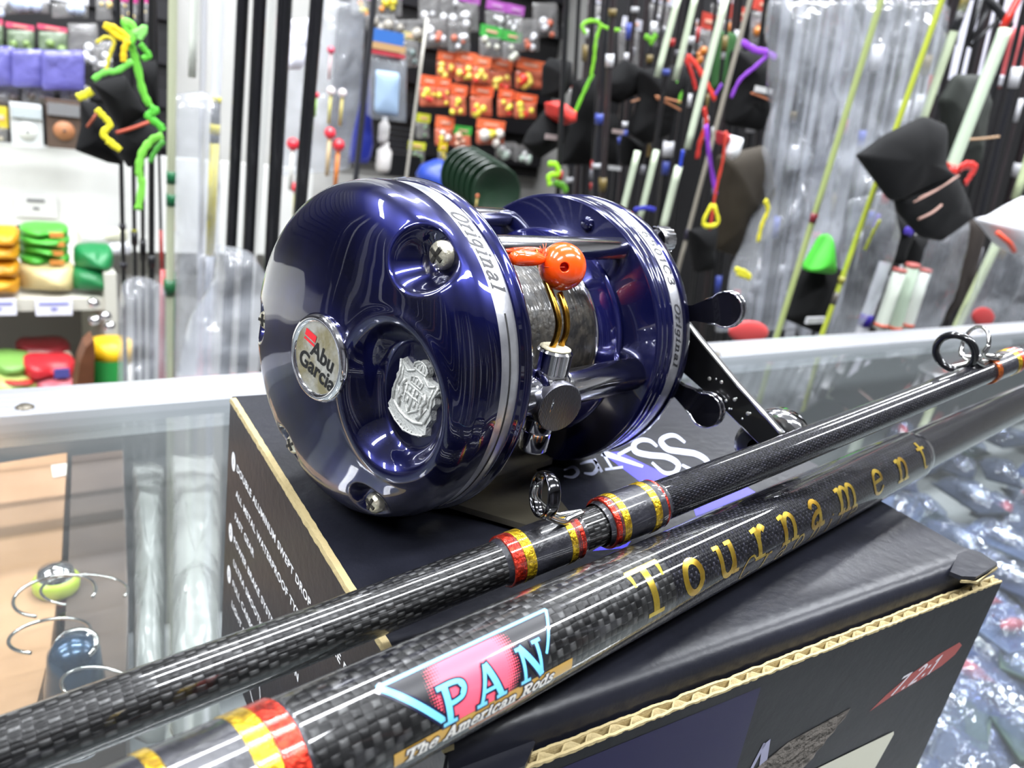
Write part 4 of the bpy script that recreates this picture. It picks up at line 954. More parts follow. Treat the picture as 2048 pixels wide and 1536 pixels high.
# upper left board
row([(-20, 8, 84, 46), (58, 5, 84, 46), (140, 10, 74, 52)], 1.86, 'e6e6ea', CLR, 'b8c4dc', 'pale blue and white packet in top row of left board', 'pale packets in the top left row', 1, hh=.4)
row([(208, 8, 34, 66), (243, 12, 22, 60), (264, 14, 20, 60), (288, 14, 20, 62)], 1.85, 'c23c86', CLR, 'd8c07a', 'pink-headed packet in top row of left board', 'pink-headed packets', 20, hh=.35)
row([(-22, 78, 60, 86), (42, 86, 56, 76), (106, 88, 58, 72)], 1.85, 'd0506c', CLRG, '6f8a48', 'green bait packet with pink edge, second row of left board', 'green bait packets', 30, hh=.14, ncon=5)
row([(166, 88, 62, 84), (206, 112, 40, 60)], 1.83, None, CLR, 'e8e8ea', 'crumpled silver clear packet in second row of left board', 'silver packets on the left board', 40, ncon=5)
row([(-6, 132, 74, 80), (58, 136, 70, 76), (126, 140, 88, 80)], 1.82, None, CLRP, None, 'glossy violet pouch in third row of left board', 'violet pouches', 50, cat='pouch', name='bait_pouch')
row([(10, 190, 60, 40), (76, 188, 66, 40), (150, 192, 60, 44)], 1.84, None, CLR, '5a5048', 'dull brown clear packet below the violet pouches', 'brown packets', 55)
row([(2, 248, 28, 70)], 1.8, 'd8c43c', CLR, 'a8a088', 'yellow and dark box at the left end of box row', None, 60, cat='box', hh=.6)
def blister(x, y, w, h, v, m1, m2, label, disc):
    c, W, Hh = dims(x, y, w, h, v); r = empty('blister_box', c - Z * Hh / 2, label, 'box', None, ROTU)
    wbuild(MB().box(c, (W, .03, Hh), ROTU), 'box_body', m1, r); wbuild(MB().box(c + Z * Hh * .32 + NV_ * .006, (W * .96, .03, Hh * .25), ROTU), 'box_top', m2, r)
    wbuild(MB().lathe([(0, .004), (W * .3, .003), (W * .33, 0)], c - Z * Hh * .12 + NV_ * .015, NV_, 24), 'spool_disc', disc, r)
    wbuild(MB().lathe([(0, .002), (W * .05, 0)], c - Z * Hh * .12 + NV_ * .02, NV_, 12), 'disc_hole', hexmat('303032'), r)
blister(53, 250, 62, 84, 1.78, hexmat('d2d4d4', .35), hexmat('b4bcbe', .2), 'square white spool box with round label, under the violet pouches', hexmat('e8e8e4', .4))
blister(126, 248, 66, 94, 1.77, hexmat('5a4a40', .4), pm('silver_foil', 'd8d8da', .2, .8), 'silver and brown box beside the white spool box', hexmat('a8714c', .5))
# white shelf wall, shelf and its goods
sh = empty('shelf_unit', atV((60, 600), 1.7), 'white shelf unit at the left with folded bags of bait', 'shelf', None, ROTU)
def shelfbox(x0, x1, ya, yb, v0, v1, name, m):
    a = atV((x0, ya), v0); b = atV((x1, yb), v0); u0, u1 = a.dot(U), b.dot(U); z0, z1 = sorted((a.z, b.z))
    mb = MB().box(uvz((u0 + u1) / 2, (v0 + v1) / 2, (z0 + z1) / 2), (u1 - u0, abs(v1 - v0), z1 - z0), ROTU); return wbuild(mb, name, m, sh)
WHT = hexmat('dcdcd8', .5); WHS = hexmat('c8c6ba', .5)
zt = atV((100, 598), 1.55).z; z2 = atV((100, 606), 1.55).z
uL = -1.55; uR = atV((232, 600), 1.55).dot(U)
def ub(u0, u1, v0, v1, z0, z1, name, m): return wbuild(MB().box(uvz((u0 + u1) / 2, (v0 + v1) / 2, (z0 + z1) / 2), (u1 - u0, v1 - v0, z1 - z0), ROTU), name, m, sh)
ub(uL, uR, 1.55, 1.93, zt - .022, zt, 'shelf_board', WHS)
ub(uL, uR + .5, 1.90, 1.925, zt, atV((60, 292), 1.9).z, 'back_board', WHT)
ub(uL, uR, 1.88, 1.925, zt - .75, zt - .022, 'lower_back_board', hexmat('7e7a76', .6))
ub(uL, uR, 1.52, 1.90, zt - .42, zt - .40, 'shelf_board', WHS)
ub(uR - .02, uR, 1.54, 1.93, zt - .8, zt + .05, 'shelf_end', WHS)
for k, x in enumerate((-4, 108)):
    c, W, Hh = dims(x, 614, 74, 33, 1.54); r = empty('price_label', c, 'white price label clipped on shelf edge, %s' % ('at the picture edge' if k == 0 else 'below the cream sack'), 'label', None, ROTU)
    wbuild(MB().box(c, (W, .003, Hh), ROTU), 'label_card', hexmat('e8e8f4', .4), r)
    wbuild(MB().box(c + NV_ * .002 + Z * Hh * .22, (W * .8, .002, Hh * .12), ROTU), 'printed_line', hexmat('7a7cc0', .4), r)
    wbuild(MB().box(c + NV_ * .002 - Z * Hh * .1, (W * .16, .002, Hh * .14), ROTU), 'printed_line', hexmat('7a7cc0', .4), r)
c, W, Hh = dims(72, 412, 84, 44, 1.895); r = empty('wall_notice', c, 'plain white notice with faint grey print on the shelf back wall', 'notice', None, ROTU)
wbuild(MB().box(c, (W, .003, Hh), ROTU), 'paper', hexmat('dededb', .5), r); wbuild(MB().box(c + Z * Hh * .25 + NV_ * .002, (W * .42, .002, Hh * .12), ROTU), 'printed_line', hexmat('77777a'), r); wbuild(MB().box(c - Z * Hh * .1 + NV_ * .002, (W * .15, .002, Hh * .1), ROTU), 'printed_line', hexmat('77777a'), r)
def sack(x, y, w, h, v, col, label, grp=None, seed=0, spot=None, th=.16, name='bait_bag', cat='bag'):
    poly = [(x - w / 2, y - h * .3), (x - w * .42, y - h / 2), (x, y - h * .55), (x + w * .42, y - h / 2), (x + w / 2, y - h * .3), (x + w / 2, y + h * .3), (x + w * .44, y + h / 2), (x, y + h * .5), (x - w * .44, y + h / 2), (x - w / 2, y + h * .3)]
    v -= .10; th *= .55; y -= 8
    poly = [(px_, py_ - 8) for px_, py_ in poly]
    c, W, Hh = dims(x, y, w, h, v); r = empty(name, c - Z * Hh / 2, label, cat, grp, ROTU)
    pillow(poly, v, th, 'bag_body', pm('sack_' + col, col, .4, bump=.6, bscale=60), r, n=28, rings=5, crease=.35, seed=seed, fscale=20)
    if spot:
        mb = MB().box(c + NV_ * (th * .5) + U * W * .2, (W * .28, .004, Hh * .5), ROTU); wbuild(mb, 'bag_print', hexmat(spot, .4), r)
for k, y in enumerate((466, 484, 502, 520)):
    sack(88, y, 98 + (k % 2) * 6, 19, 1.72, '4fae3c', 'bright green bait bag in the green stack, %s' % ('topmost', 'second down', 'third down', 'lowest')[k], 'green bait bags', k, 'd08a44')
sack(92, 558, 118, 52, 1.70, 'c8b784', 'cream coloured sack under the green bait stack', None, 9)
sack(186, 520, 78, 46, 1.70, '1f7a44', 'dark green folded net bag, upper of two', 'dark green bags', 12)
sack(184, 562, 84, 44, 1.69, '18703c', 'dark green folded net bag, lower of two', 'dark green bags', 14)
for k, (y, c_) in enumerate(((478, 'd8921e'), (505, 'e0a020'), (540, 'c98a1c'), (572, 'd89820'))):
    sack(4, y, 70, 32, 1.68, c_, 'orange yellow bait bag at the picture edge, %s' % ('topmost', 'second down', 'third down', 'lowest')[k], 'orange bait bags', 20 + k)
sack(38, 490, 26, 60, 1.74, '2c2a1c', 'dark upright packet between orange and green stacks', None, 26, th=.05)
for k, (x, y, c_) in enumerate(((192, 487, 'c8c8c4'), (226, 478, 'd8d6c0'), (232, 505, 'cfcfd4'))):
    sack(x, y, 60, 26, 1.8, c_, 'pale flat packet behind the dark green bags, %s' % ORD[k], 'pale packets', 30 + k, th=.04)
sack(20, 735, 90, 40, 1.66, '6f9a4a', 'green clear bait bag on the low shelf', None, 40); sack(86, 705, 110, 36, 1.72, '7a1f26', 'dark red bag at back of the low shelf', None, 41)
sack(96, 738, 110, 34, 1.64, 'b8262e', 'red bag with a blue print on the low shelf', None, 42, '4a4a8c'); sack(96, 722, 100, 20, 1.68, 'c8b4a0', 'beige bag behind the red bag', None, 46)
sack(24, 776, 110, 36, 1.62, '9aa860', 'olive bait bag at the front of the low shelf', None, 43); sack(112, 776, 90, 34, 1.62, 'b05a64', 'pinkish bag at the front of the low shelf', None, 44)
sack(36, 760, 90, 10, 1.63, 'a83028', 'flat red packet among the low bags', None, 45)
# small silver things hanging on a cord
for k, (x, y) in enumerate(((188, 606), (190, 640), (212, 632), (220, 652))):
    c = atV((x, y), 1.5); tag(MB().lathe([(0, -.011), (.008, -.007), (.009, .004), (0, .011)], c, (U + Z * (.5 if k % 2 else -.4)), 12).build('lure', CHROME), 'small silver lure hanging beside the shelf end, %s' % ORD[k], 'lure', 'small silver lures')
# barrel-like board and yellow-white-green drum
br_ = empty('arched_board', atV((172, 780), 1.2), 'brown board with an arched top at the end of the shelf', 'board', None, ROTU)
pts_ = [(150, 860), (152, 780), (160, 725), (172, 695), (188, 680), (190, 705), (187, 780), (190, 860)]
mb = MB(); pf = [atV(p, 1.2) for p in pts_]; mb.add(pf + [p + V * .04 for p in pf], [tuple(range(8)), tuple(range(15, 7, -1))] + [(i, (i + 1) % 8, 8 + (i + 1) % 8, 8 + i) for i in range(8)])
wbuild(mb, 'board_panel', pm('brown_wood', '6a4028', .5, col2='553019', vscale=30), br_)
dr = empty('paint_drum', atV((215, 790), 1.25), 'yellow, white and green drum standing beside the arched brown board', 'drum')
def drum(y0, y1, col, nm):
    a = atV((222, y0), 1.25); b = atV((222, y1), 1.25); rr = pxsize(a) * 38
    wbuild(MB().lathe([(rr, 0), (rr, (a.z - b.z))], Vector((a.x, a.y, b.z)), Z, 32, cap=True), nm, hexmat(col, .4), dr)
drum(682, 722, 'e8b81a', 'yellow_band'); drum(722, 900, 'd4cfc6', 'drum_body'); 
wbuild(MB().lathe([(pxsize(atV((222, 760), 1.25)) * 38.8, 0), (pxsize(atV((222, 760), 1.25)) * 38.8, .06)], atV((222, 782), 1.25), Z, 32, a0=pi * 1.02, a1=pi * 1.7), 'green_patch', hexmat('2f9a48', .4), dr)
tag(MB().box(atV((470, 768), .9), (.14, .05, .006), ROTU).build('red_tray', hexmat('c8383a', .5)), 'red flat tray just above the rail left of the reel', 'tray')

# ---- standing rods
def srod(name, label, p0, p1, v, wpx, col, segs=(), group=None, cat='fishing rod', up=.0, dn=.0, rough=.35, metal=0.0, tip=1.0):
    a = atV(p0, v); b = atV(p1, v); d = (a - b).normalized(); r0 = wpx / 2 * pxsize((a + b) / 2)
    A_, B_ = a + d * up, b - d * dn
    if B_.z < FLOORZ + .01: B_ = b - d * ((b.z - FLOORZ - .01) / d.z)
    if A_.z > CEIL - .01: A_ = a + d * ((CEIL - .01 - a.z) / d.z)
    r = empty(name, B_, label, cat, group)
    wbuild(MB().tube([B_, b, (a + b) / 2, a, A_], [r0, r0, r0 * (1 + tip) / 2, r0 * tip, r0 * tip], 14), 'blank', hexmat(col, rough, metal, .5), r)
    for f0, f1, c2, k in segs:
        wbuild(MB().tube([a.lerp(b, f0), a.lerp(b, (f0 + f1) / 2), a.lerp(b, f1)], r0 * k, 14), 'coloured_section' if k < 1.3 else 'guide_wrap', hexmat(c2, rough), r)
    return r
GRP = 'rods standing left of the reel'
K_ = '141416'
srod('fishing_rod', 'slim black rod, leftmost in the group below the green ribbon', (236, 0), (247, 560), .95, 9, K_, [(.78, .8, '26262c', 1.5), (.93, .95, '26262c', 1.7)], GRP, up=.6, dn=.9)
srod('fishing_rod', 'slim black rod with a yellow-green thread band near the bag', (262, 0), (270, 560), .95, 8, K_, [(.80, .81, 'a8a83c', 1.4), (.81, .86, '17171a', 1.7)], GRP, up=.6, dn=.9)
srod('fishing_rod', 'slim black rod with thick lower wrap, third in the black group', (284, 0), (286, 560), .96, 8, K_, [(.84, .92, '17171a', 1.6)], GRP, up=.6, dn=.9)
srod('fishing_rod', 'thicker black rod just left of the pale green blank', (303, 0), (303, 560), .95, 12, K_, [(.9, .95, '17171a', 1.3)], GRP, up=.6, dn=.9)
srod('fishing_rod', 'black rod with red lower section leaning beside pale green blank', (312, 60), (324, 560), .97, 6, K_, [(.78, 1, 'a03028', 1.2)], GRP, up=.6, dn=.9)
srod('fishing_rod', 'pale green grey bare blank with two dark green marks', (346, 0), (337, 800), .85, 16, 'b4b89c', [(.385, .415, '1f6a40', 1.08), (.44, .47, '1f6a40', 1.08), (.66, .70, '1f5a34', 1.5)], GRP, up=.6, dn=.9)
srod('fishing_rod', 'short white rod end hanging between the blanks', (389, 0), (384, 155), .9, 16, 'dfe3d8', (), GRP, up=.6)
srod('fishing_rod', 'thin white rod standing in the clear bag tube', (408, 0), (400, 600), .9, 12, 'd4d4d8', (), GRP, up=.6, dn=.3)
srod('fishing_rod', 'white and yellow banded rod in the clear bag tube', (440, 0), (420, 510), .88, 17, 'e2e4ee', [(.355, .375, 'd8cc2c', 1.15), (.375, .46, '2a2a30', 1.05), (.46, .5, 'e0cf34', 1.15), (.5, .535, '2a2a30', 1.05), (.535, 1, 'e0d040', 1.05)], GRP, up=.6, dn=.2)
srod('fishing_rod', 'red rod section standing upright in the grey bag', (327, 540), (322, 820), .86, 12, 'b23a3a', (), GRP, dn=.6)
srod('fishing_rod', 'dark green rod section standing beside the grey bag', (343, 545), (340, 820), .87, 14, '1d6a3c', (), GRP, dn=.6)
G2 = 'thick black rods behind the reel'
srod('fishing_rod', 'thick glossy black rod beside the yellow banded rod', (486, 0), (452, 700), .8, 22, '17171a', (), G2, up=.6, dn=.8, rough=.2)
srod('fishing_rod', 'thick glossy black rod, second in the thick row', (520, 0), (487, 700), .78, 24, '17171a', (), G2, up=.6, dn=.8, rough=.2)
srod('fishing_rod', 'off-white rod standing between two thick black rods', (543, 0), (510, 440), .86, 18, 'd8d8d4', (), G2, up=.6, dn=.8, rough=.3)
srod('fishing_rod', 'thick glossy black rod right of the off-white rod', (570, 0), (532, 700), .77, 27, '17171a', (), G2, up=.6, dn=.8, rough=.2)
srod('fishing_rod', 'thickest glossy black rod just above the reel dome', (634, 0), (585, 600), .72, 26, '17171a', (), G2, up=.6, dn=.8, rough=.2)
srod('fishing_rod', 'thin grey rod in front of the blue hanging packets', (748, 0), (712, 350), 1.2, 12, '28282c', (), None, up=.6, dn=.9)
srod('fishing_rod', 'thin pale rod in front of the orange packets', (838, 160), (814, 345), 1.3, 6, 'a8a49a', (), None, up=.1, dn=.9)
# clear bags round the rods
def bag(poly, v, th, label, n=40, rings=10, m=PLASTIC2, crease=.55, seed=0, name='clear_bag', group=None):
    return pillow(poly, v, th, name, m, None, label, 'plastic bag', group, n, rings, crease, seed, 0, 22)
bag([(338, 190), (415, 180), (440, 200), (436, 500), (420, 800), (345, 800), (350, 500)], .86, .05, 'tall clear bag tube around white and yellow rods', seed=1)
bag([(243, 570), (262, 552), (300, 556), (330, 570), (335, 830), (232, 830), (238, 700)], .84, .05, 'greyish clear bag wrapped over the lower slim black rods', seed=2)
bag([(440, 490), (500, 500), (540, 560), (540, 640), (500, 800), (340, 810), (380, 640), (430, 560)], .70, .06, 'loose clear bag hanging left of the reel dome', seed=3)
bag([(640, 0), (732, 0), (722, 180), (700, 340), (560, 352), (570, 140), (640, 60)], 1.5, .05, 'large clear packet sheet with red float beads behind the black rods', seed=4)
bag([(575, 40), (618, 36), (615, 120), (602, 140), (572, 140)], 1.4, .03, 'small white glossy bag between two thick black rods', m=pm('white_film', 'e8e8f4', .25), seed=5)
def flo(x, y, v, r, col, label, grp, stick=None):
    c = atV((x, y), v); s = pxsize(c) * r; e = empty('fishing_float', c, label, 'fishing float', grp)
    wbuild(MB().lathe([(0, -s * 1.2), (s * .8, -s * .6), (s, 0), (s * .7, s * .7), (0, s)], c, Z, 14), 'float_body', hexmat(col, .3, 0, .5), e)
    wbuild(MB().tube([c - Z * s, c - Z * s * 7], s * .35, 8), 'stem', hexmat(stick or 'cdb46a', .4), e)
FLB = ['red float between the two thick black rods', 'red topped float, left one of the low pair', 'orange stemmed float, right one of the low pair', 'small red striped float', 'white headed float, left one', 'white headed float, right one', 'faint pink float near the top', 'lowest red float beside the reel dome']
for k, (x, y, r, c1, c2) in enumerate(((586, 288, 13, 'd82c3c', 'cfcfc8'), (660, 266, 12, 'd82c3c', 'c8b088'), (677, 290, 13, 'd02c38', 'd8803c'), (633, 190, 6, 'd8203c', '8ab84a'), (662, 182, 9, 'e8dcdc', 'c8c070'), (685, 186, 9, 'e8dcdc', 'c8b868'), (662, 100, 8, 'c84860', 'd0b0b0'), (592, 375, 11, 'd82c3c', 'c8c048'))):
    flo(x, y, 1.42, r, c1, FLB[k] + ' in the clear sheet', 'floats in the clear sheet', c2)
# ---- middle board packets
PV = 1.82
row([(722, 6, 40, 50), (778, 4, 52, 60)], PV, 'b868b0', CLR, 'd8c83c', 'purple-headed packet with yellow lures at top of middle board', 'purple packets with yellow lures', 70, 'e08a30', hh=.3)
row([(860, 4, 46, 92), (902, 8, 44, 84), (936, 22, 42, 84), (990, 34, 40, 66), (1028, 42, 34, 66)], PV - .03, 'b05fb4', CLR, 'd8d8da', 'purple-headed silver lure packet at top of middle board', 'purple-headed silver packets', 75, hh=.3)
row([(762, 46, 60, 34), (815, 54, 60, 30)], PV - .02, None, CLR, '9a948a', 'grey clear packet above the blue hanging packet', 'grey clear packets', 81)
row([(870, 66, 50, 60), (918, 74, 44, 62), (1055, 70, 46, 66), (1090, 40, 50, 70)], PV - .05, None, CLR, 'e6e6ea', 'sparkling silver lure packet in second row of middle board', 'sparkling silver packets', 85, 'c86a50')
row([(980, 84, 44, 66), (1022, 92, 36, 60)], PV - .06, '4cae50', CLR, 'c8c8ba', 'green-topped silver packet in second row of middle board', 'green-topped silver packets', 90, hh=.35)
row([(892, 130, 38, 54), (930, 134, 40, 62), (962, 140, 34, 56), (1000, 148, 46, 66), (1058, 148, 56, 60)], PV - .04, 'f07a50', CLRO, 'e8d060', 'orange-headed float packet in upper orange row', 'upper orange packets', 95, 'e03c30', hh=.38, ncon=4)
row([(856, 182, 34, 62), (886, 184, 26, 58), (916, 200, 32, 62), (962, 202, 44, 64), (1010, 206, 30, 56), (1050, 212, 44, 50)], PV - .06, 'ee6a42', CLRO, 'e6dc4c', 'orange-headed float packet in middle orange row', 'middle orange packets', 102, 'd8302c', hh=.35, ncon=4)
row([(888, 262, 36, 58), (980, 264, 56, 50)], PV - .07, 'f2764c', CLRO, 'd8d0c8', 'orange-headed packet in lowest orange row', 'lowest orange packets', 110, 'e8d84c', hh=.4)
row([(924, 274, 34, 44)], PV - .07, '46b04a', CLRO, 'e0b8a0', 'green-headed packet between two low orange packets', None, 113, hh=.4)
row([(884, 308, 16, 46)], PV - .08, 'd8c020', CLR, 'e0c828', 'small yellow packet hanging below the orange rows', None, 115, hh=.4)
row([(845, 252, 26, 50), (832, 306, 34, 44)], PV - .05, 'c8cc3c', CLR, '5c7a5c', 'yellow-green small packet left of the orange rows', 'yellow-green packets', 117, hh=.35)
row([(1012, 300, 44, 34), (1045, 306, 36, 34)], PV - .05, None, CLR, 'b8c8bc', 'low silver green packet above the stacked bowls', 'low silver packets', 120, 'd8d8d8')
row([(820, 100, 40, 70)], PV - .04, 'c8c088', CLR, '6a7a78', 'mixed pale packet right of blue hanging packet', None, 123, hh=.2)
# big blue and clear hanging packets
bp = empty('hanging_packet', atV((773, 245), 1.45), 'large clear packet with blue printed head and pale blue contents', 'packet', None, ROTU)
flatcard(775, 74, 66, 26, 1.45, .004, 'header_card', hexmat('3c6cb4', .35), bp); flatcard(778, 95, 66, 14, 1.45, .005, 'header_band', hexmat('b89468', .4), bp); flatcard(776, 108, 68, 8, 1.45, .006, 'header_band', hexmat('b03a44', .4), bp)
pillow([(738, 108), (814, 114), (812, 245), (733, 236)], 1.46, .03, 'pouch', PLASTIC, bp, n=24, rings=5, seed=3)
pillow([(752, 140), (800, 146), (796, 232), (748, 226)], 1.44, .015, 'contents', pm('pale_blue_netting', '9ab2cc', .6, bump=1, bscale=90), bp, n=24, rings=5, seed=4)
bb = empty('blue_packet', atV((700, 330), 1.5), 'tall narrow dark blue packet left of the clear blue-headed packet', 'packet', None, ROTU)
pillow([(736, 120), (742, 180), (746, 300), (738, 328), (694, 326), (704, 270), (722, 200)], 1.5, .02, 'packet_body', hexmat('2a3494', .3, 0, .5), bb, n=24, rings=5, seed=5)
for k, (x, y, w, h) in enumerate(((768, 260, 20, 52), (768, 314, 28, 60))):
    c, W, Hh = dims(x, y, w, h, 1.5); e = empty('white_bottle', c - Z * Hh / 2, 'white plastic %s under the large clear packet' % ('tube, upper' if k == 0 else 'bottle, lower'), 'bottle')
    wbuild(MB().lathe([(W * .4, 0), (W * .5, Hh * .15), (W * .5, Hh * .7), (W * .25, Hh * .85), (W * .25, Hh)], c - Z * Hh / 2, Z, 20, cap=True), 'bottle_body', hexmat('d4d0cc', .3), e)
tag(MB().box(atV((800, 330), 1.7), (.09, .03, .05), ROTU).build('black_box', hexmat('151517', .4)), 'small black box right of the white bottle', 'box')
rk = empty('wire_rack', atV((797, 300), 1.72), 'grey wire rack behind the white bottles', 'rack', None, ROTU)
for k in range(7): flatcard(800, 256 + k * 11, 56, 3, 1.72, .004, 'wire', HOOKM, rk)
tag(pillow([(846, 330), (880, 316), (905, 345), (925, 400), (850, 395), (835, 350)], 1.35, .08, 'blue_pouch', hexmat('24409c', .4)), 'folded blue pouch standing behind the reel top', 'pouch')
# stack of green bowls seen from the side
for k in range(7):
    c = atV((992 - k * 10, 385 - k * 6), .95 + k * .014); s = pxsize(c) * (52 if k == 0 else 54); ax = (CAM + Vector((.55, 0, -.12)) - c).normalized()
    tag(MB().lathe([(0, -s * .35), (s * .6, -s * .28), (s * .92, -s * .05), (s, .0), (s * 1.03, s * .04), (s * .98, s * .05), (s * .9, 0), (s * .55, -s * .2), (0, -s * .26)], c, ax, 48).build('green_bowl', pm('bowl_green', '1b3222', .35, 0, .4)), 'dark green bowl in the nested stack, %s' % ('foremost', 'second', 'third', 'fourth', 'fifth', 'sixth', 'hindmost')[k], 'bowl', 'nested green bowls')
flo(955, 392, .93, 4, 'b85a2c', 'tiny orange float stuck before the foremost green bowl', None)

# ---- cloth rod pouches and ribbons
def rib(pts, v, wpx, col, label, group=None, tw=0.0):
    P = catmull([atV(p, v + tw * k) for k, p in enumerate(pts)], 6); r = wpx / 2 * pxsize(P[0])
    o = MB().tube(P, [r * (.8 + .3 * abs(sin(k * .9))) for k in range(len(P))], 10, flat=NV_).build('ribbon', pm('rib_' + col, col, .55, bump=.3, bscale=200)); return tag(o, label, 'ribbon', group)
def pouch(poly, v, th, label, straps=(), col=None, seed=0, extra=()):
    c = atV(poly[0], v); e = empty('rod_pouch', c, label, 'pouch')
    pillow(poly, v, th * .75, 'cloth_body', BLACKCLOTH if not col else pm('cloth_' + col, col, .8, bump=.4, bscale=80), e, n=54, rings=7, crease=.3, seed=seed, fscale=16)
    for p0, p1, c2, w_ in straps:
        a, b = atV(p0, v) + NV_ * (th * .52), atV(p1, v) + NV_ * (th * .52); m_ = (a + b) / 2 + NV_ * th * .06
        wbuild(MB().tube(catmull([a, m_, b], 5), w_ / 2 * pxsize(a), 8), 'strap', hexmat(c2, .6), e)
    for x, y, w_, h_, c2 in extra: 
        cc_, W, Hh = dims(x, y, w_, h_, v); wbuild(MB().box(cc_ + NV_ * th * .56, (W, .003, Hh), ROTU), 'pouch_print', hexmat(c2, .6), e)
PL = .80
pouch([(182, 165), (250, 150), (296, 228), (240, 262), (205, 200)], PL, .05, 'black cloth pouch tied with green and yellow ribbons, upper roll', [((222, 258), (288, 236), 'a8442c', 7)], seed=1)
pouch([(232, 262), (288, 242), (322, 262), (320, 300), (255, 335), (235, 300)], PL + .01, .05, 'black cloth pouch end below the orange strap', seed=2)
pouch([(160, 200), (190, 205), (230, 262), (245, 330), (215, 325), (150, 300), (165, 240)], PL + .06, .04, 'grey black pouch behind the upper ribbon roll', [((168, 248), (192, 212), 'a8563c', 6)], seed=3)
pouch([(270, 120), (312, 122), (316, 230), (296, 228)], PL + .1, .04, 'dark pouch behind the long green ribbon', seed=4)
PR = PL - .05
rib([(258, 90), (270, 60), (250, 44), (262, 90), (272, 120), (285, 180), (300, 212)], PR, 15, '7ad84a', 'long bright green ribbon running down across the black pouch', tw=.0005)
rib([(268, 70), (290, 56), (278, 80)], PR - .01, 13, '8ee070', 'small green bow loop above the black pouch'); rib([(280, 88), (290, 100), (298, 112), (284, 118)], PR, 12, '5fc03a', 'green ribbon loop right of the bow')
rib([(265, 122), (235, 142), (210, 145), (186, 160)], PR - .01, 12, '72cc50', 'green ribbon branch lying to the left over the pouch top')
rib([(208, 50), (230, 56), (254, 76), (236, 74), (208, 50)], PR, 12, 'f0d01c', 'yellow ribbon bow beside the green bow'); rib([(256, 80), (248, 100), (247, 124)], PR - .01, 12, 'f2cc1e', 'yellow ribbon tail hanging from the bow')
rib([(192, 86), (212, 74), (228, 84), (220, 110), (212, 142)], PR, 7, 'd8c838', 'thin yellow ribbon arc left of the bow')
rib([(154, 196), (170, 190), (184, 182)], PR, 16, 'e4dc2e', 'short yellow ribbon end left of the upper roll'); rib([(193, 218), (206, 232), (220, 250), (206, 268), (226, 288), (240, 300), (214, 282)], PR - .01, 13, 'ece02c', 'yellow ribbon looped over the lower pouch')
rib([(300, 216), (312, 222), (296, 232), (318, 250), (326, 262)], PR - .01, 15, '58c23a', 'green ribbon knot right of the orange strap')
rib([(326, 272), (305, 280), (285, 305), (278, 340), (284, 370), (276, 420)], PR, 15, '84d850', 'long green ribbon tail hanging below the pouch'); rib([(328, 282), (312, 300), (300, 325)], PR - .01, 10, '4c9a38', 'darker green ribbon fold beside the tail')
MV = .95
pouch([(1102, 116), (1140, 122), (1143, 165), (1118, 200), (1086, 192), (1090, 130)], MV, .05, 'small black pouch above the red-topped pouch', seed=5)
pouch([(1100, 212), (1145, 240), (1125, 285), (1075, 318), (1048, 290), (1060, 262)], MV - .05, .05, 'black pouch with printed band and a red top', seed=6, extra=((1078, 268, 22, 10, '9a8a88'),))
tag(pillow([(1096, 205), (1120, 202), (1146, 222), (1142, 244), (1122, 250), (1098, 232)], MV - .07, .05, 'red_pouch', pm('red_cloth', 'c8342c', .6, bump=.5, bscale=60)), 'red gathered cloth top of the leaning black pouch', 'pouch top')
pouch([(1202, 165), (1250, 118), (1288, 140), (1290, 180), (1235, 208), (1208, 196)], MV, .05, 'wide black pouch right of the green ribbon line', [((1240, 200), (1282, 184), '9a6c50', 4)], seed=7)
pouch([(1280, 140), (1365, 128), (1372, 150), (1350, 200), (1335, 270), (1290, 290), (1262, 270), (1282, 190)], MV - .03, .06, 'large black pouch with a brown elastic across its middle', [((1282, 188), (1332, 200), 'c08058', 4), ((1284, 192), (1332, 216), 'c08058', 4)], seed=8)
pouch([(1195, 225), (1232, 222), (1228, 330), (1190, 320)], MV, .05, 'slim black pouch with small print behind the reel', seed=9, extra=((1212, 258, 22, 8, '9c8c88'), (1206, 330, 24, 8, 'a8a8a8')))
pouch([(1248, 270), (1300, 285), (1290, 335), (1244, 330)], MV + .02, .05, 'dark pouch with a tan tag under the big pouch', [((1272, 278), (1274, 306), 'a89058', 8)], seed=10)
pouch([(1468, 100), (1556, 108), (1548, 200), (1520, 262), (1452, 250), (1466, 170)], .85, .06, 'black pouch with white lettering tied by violet ribbon', [((1470, 182), (1510, 198), 'b06a48', 4)], seed=11, extra=((1492, 176, 34, 12, 'c8c8c8'),))
pouch([(1436, 60), (1470, 66), (1462, 190), (1420, 180)], .95, .04, 'dark green cloth sleeve between pale rods', seed=12, col='2c5a2a')
pouch([(1150, 160), (1200, 150), (1180, 330), (1120, 330), (1140, 240)], 1.02, .05, 'long dark sleeve behind the green ribbon line', seed=13)
pouch([(1440, 310), (1530, 290), (1545, 380), (1500, 520), (1430, 500)], .72, .06, 'brown black pouch behind the yellow ribbons', seed=14, col='2e2619')
pouch([(1380, 460), (1430, 450), (1420, 540), (1392, 545)], .7, .04, 'short black pouch right of the reel top', seed=15)
rib([(1172, 68), (1164, 52), (1180, 42), (1200, 48), (1192, 80), (1188, 120), (1182, 150)], MV - .06, 8, '82cc2c', 'bright green cord loop hanging over the black pouches', 'x'); rib([(1200, 50), (1220, 58), (1240, 60)], MV - .06, 7, '82cc2c', 'short green cord end of the loop')
rib([(1186, 148), (1170, 180), (1148, 230)], MV - .06, 9, '70c02a', 'lower green ribbon reaching the red-topped pouch'); rib([(1290, 72), (1304, 80), (1312, 68), (1300, 90)], MV, 12, '6cb42c', 'small green bow among the dark rods')
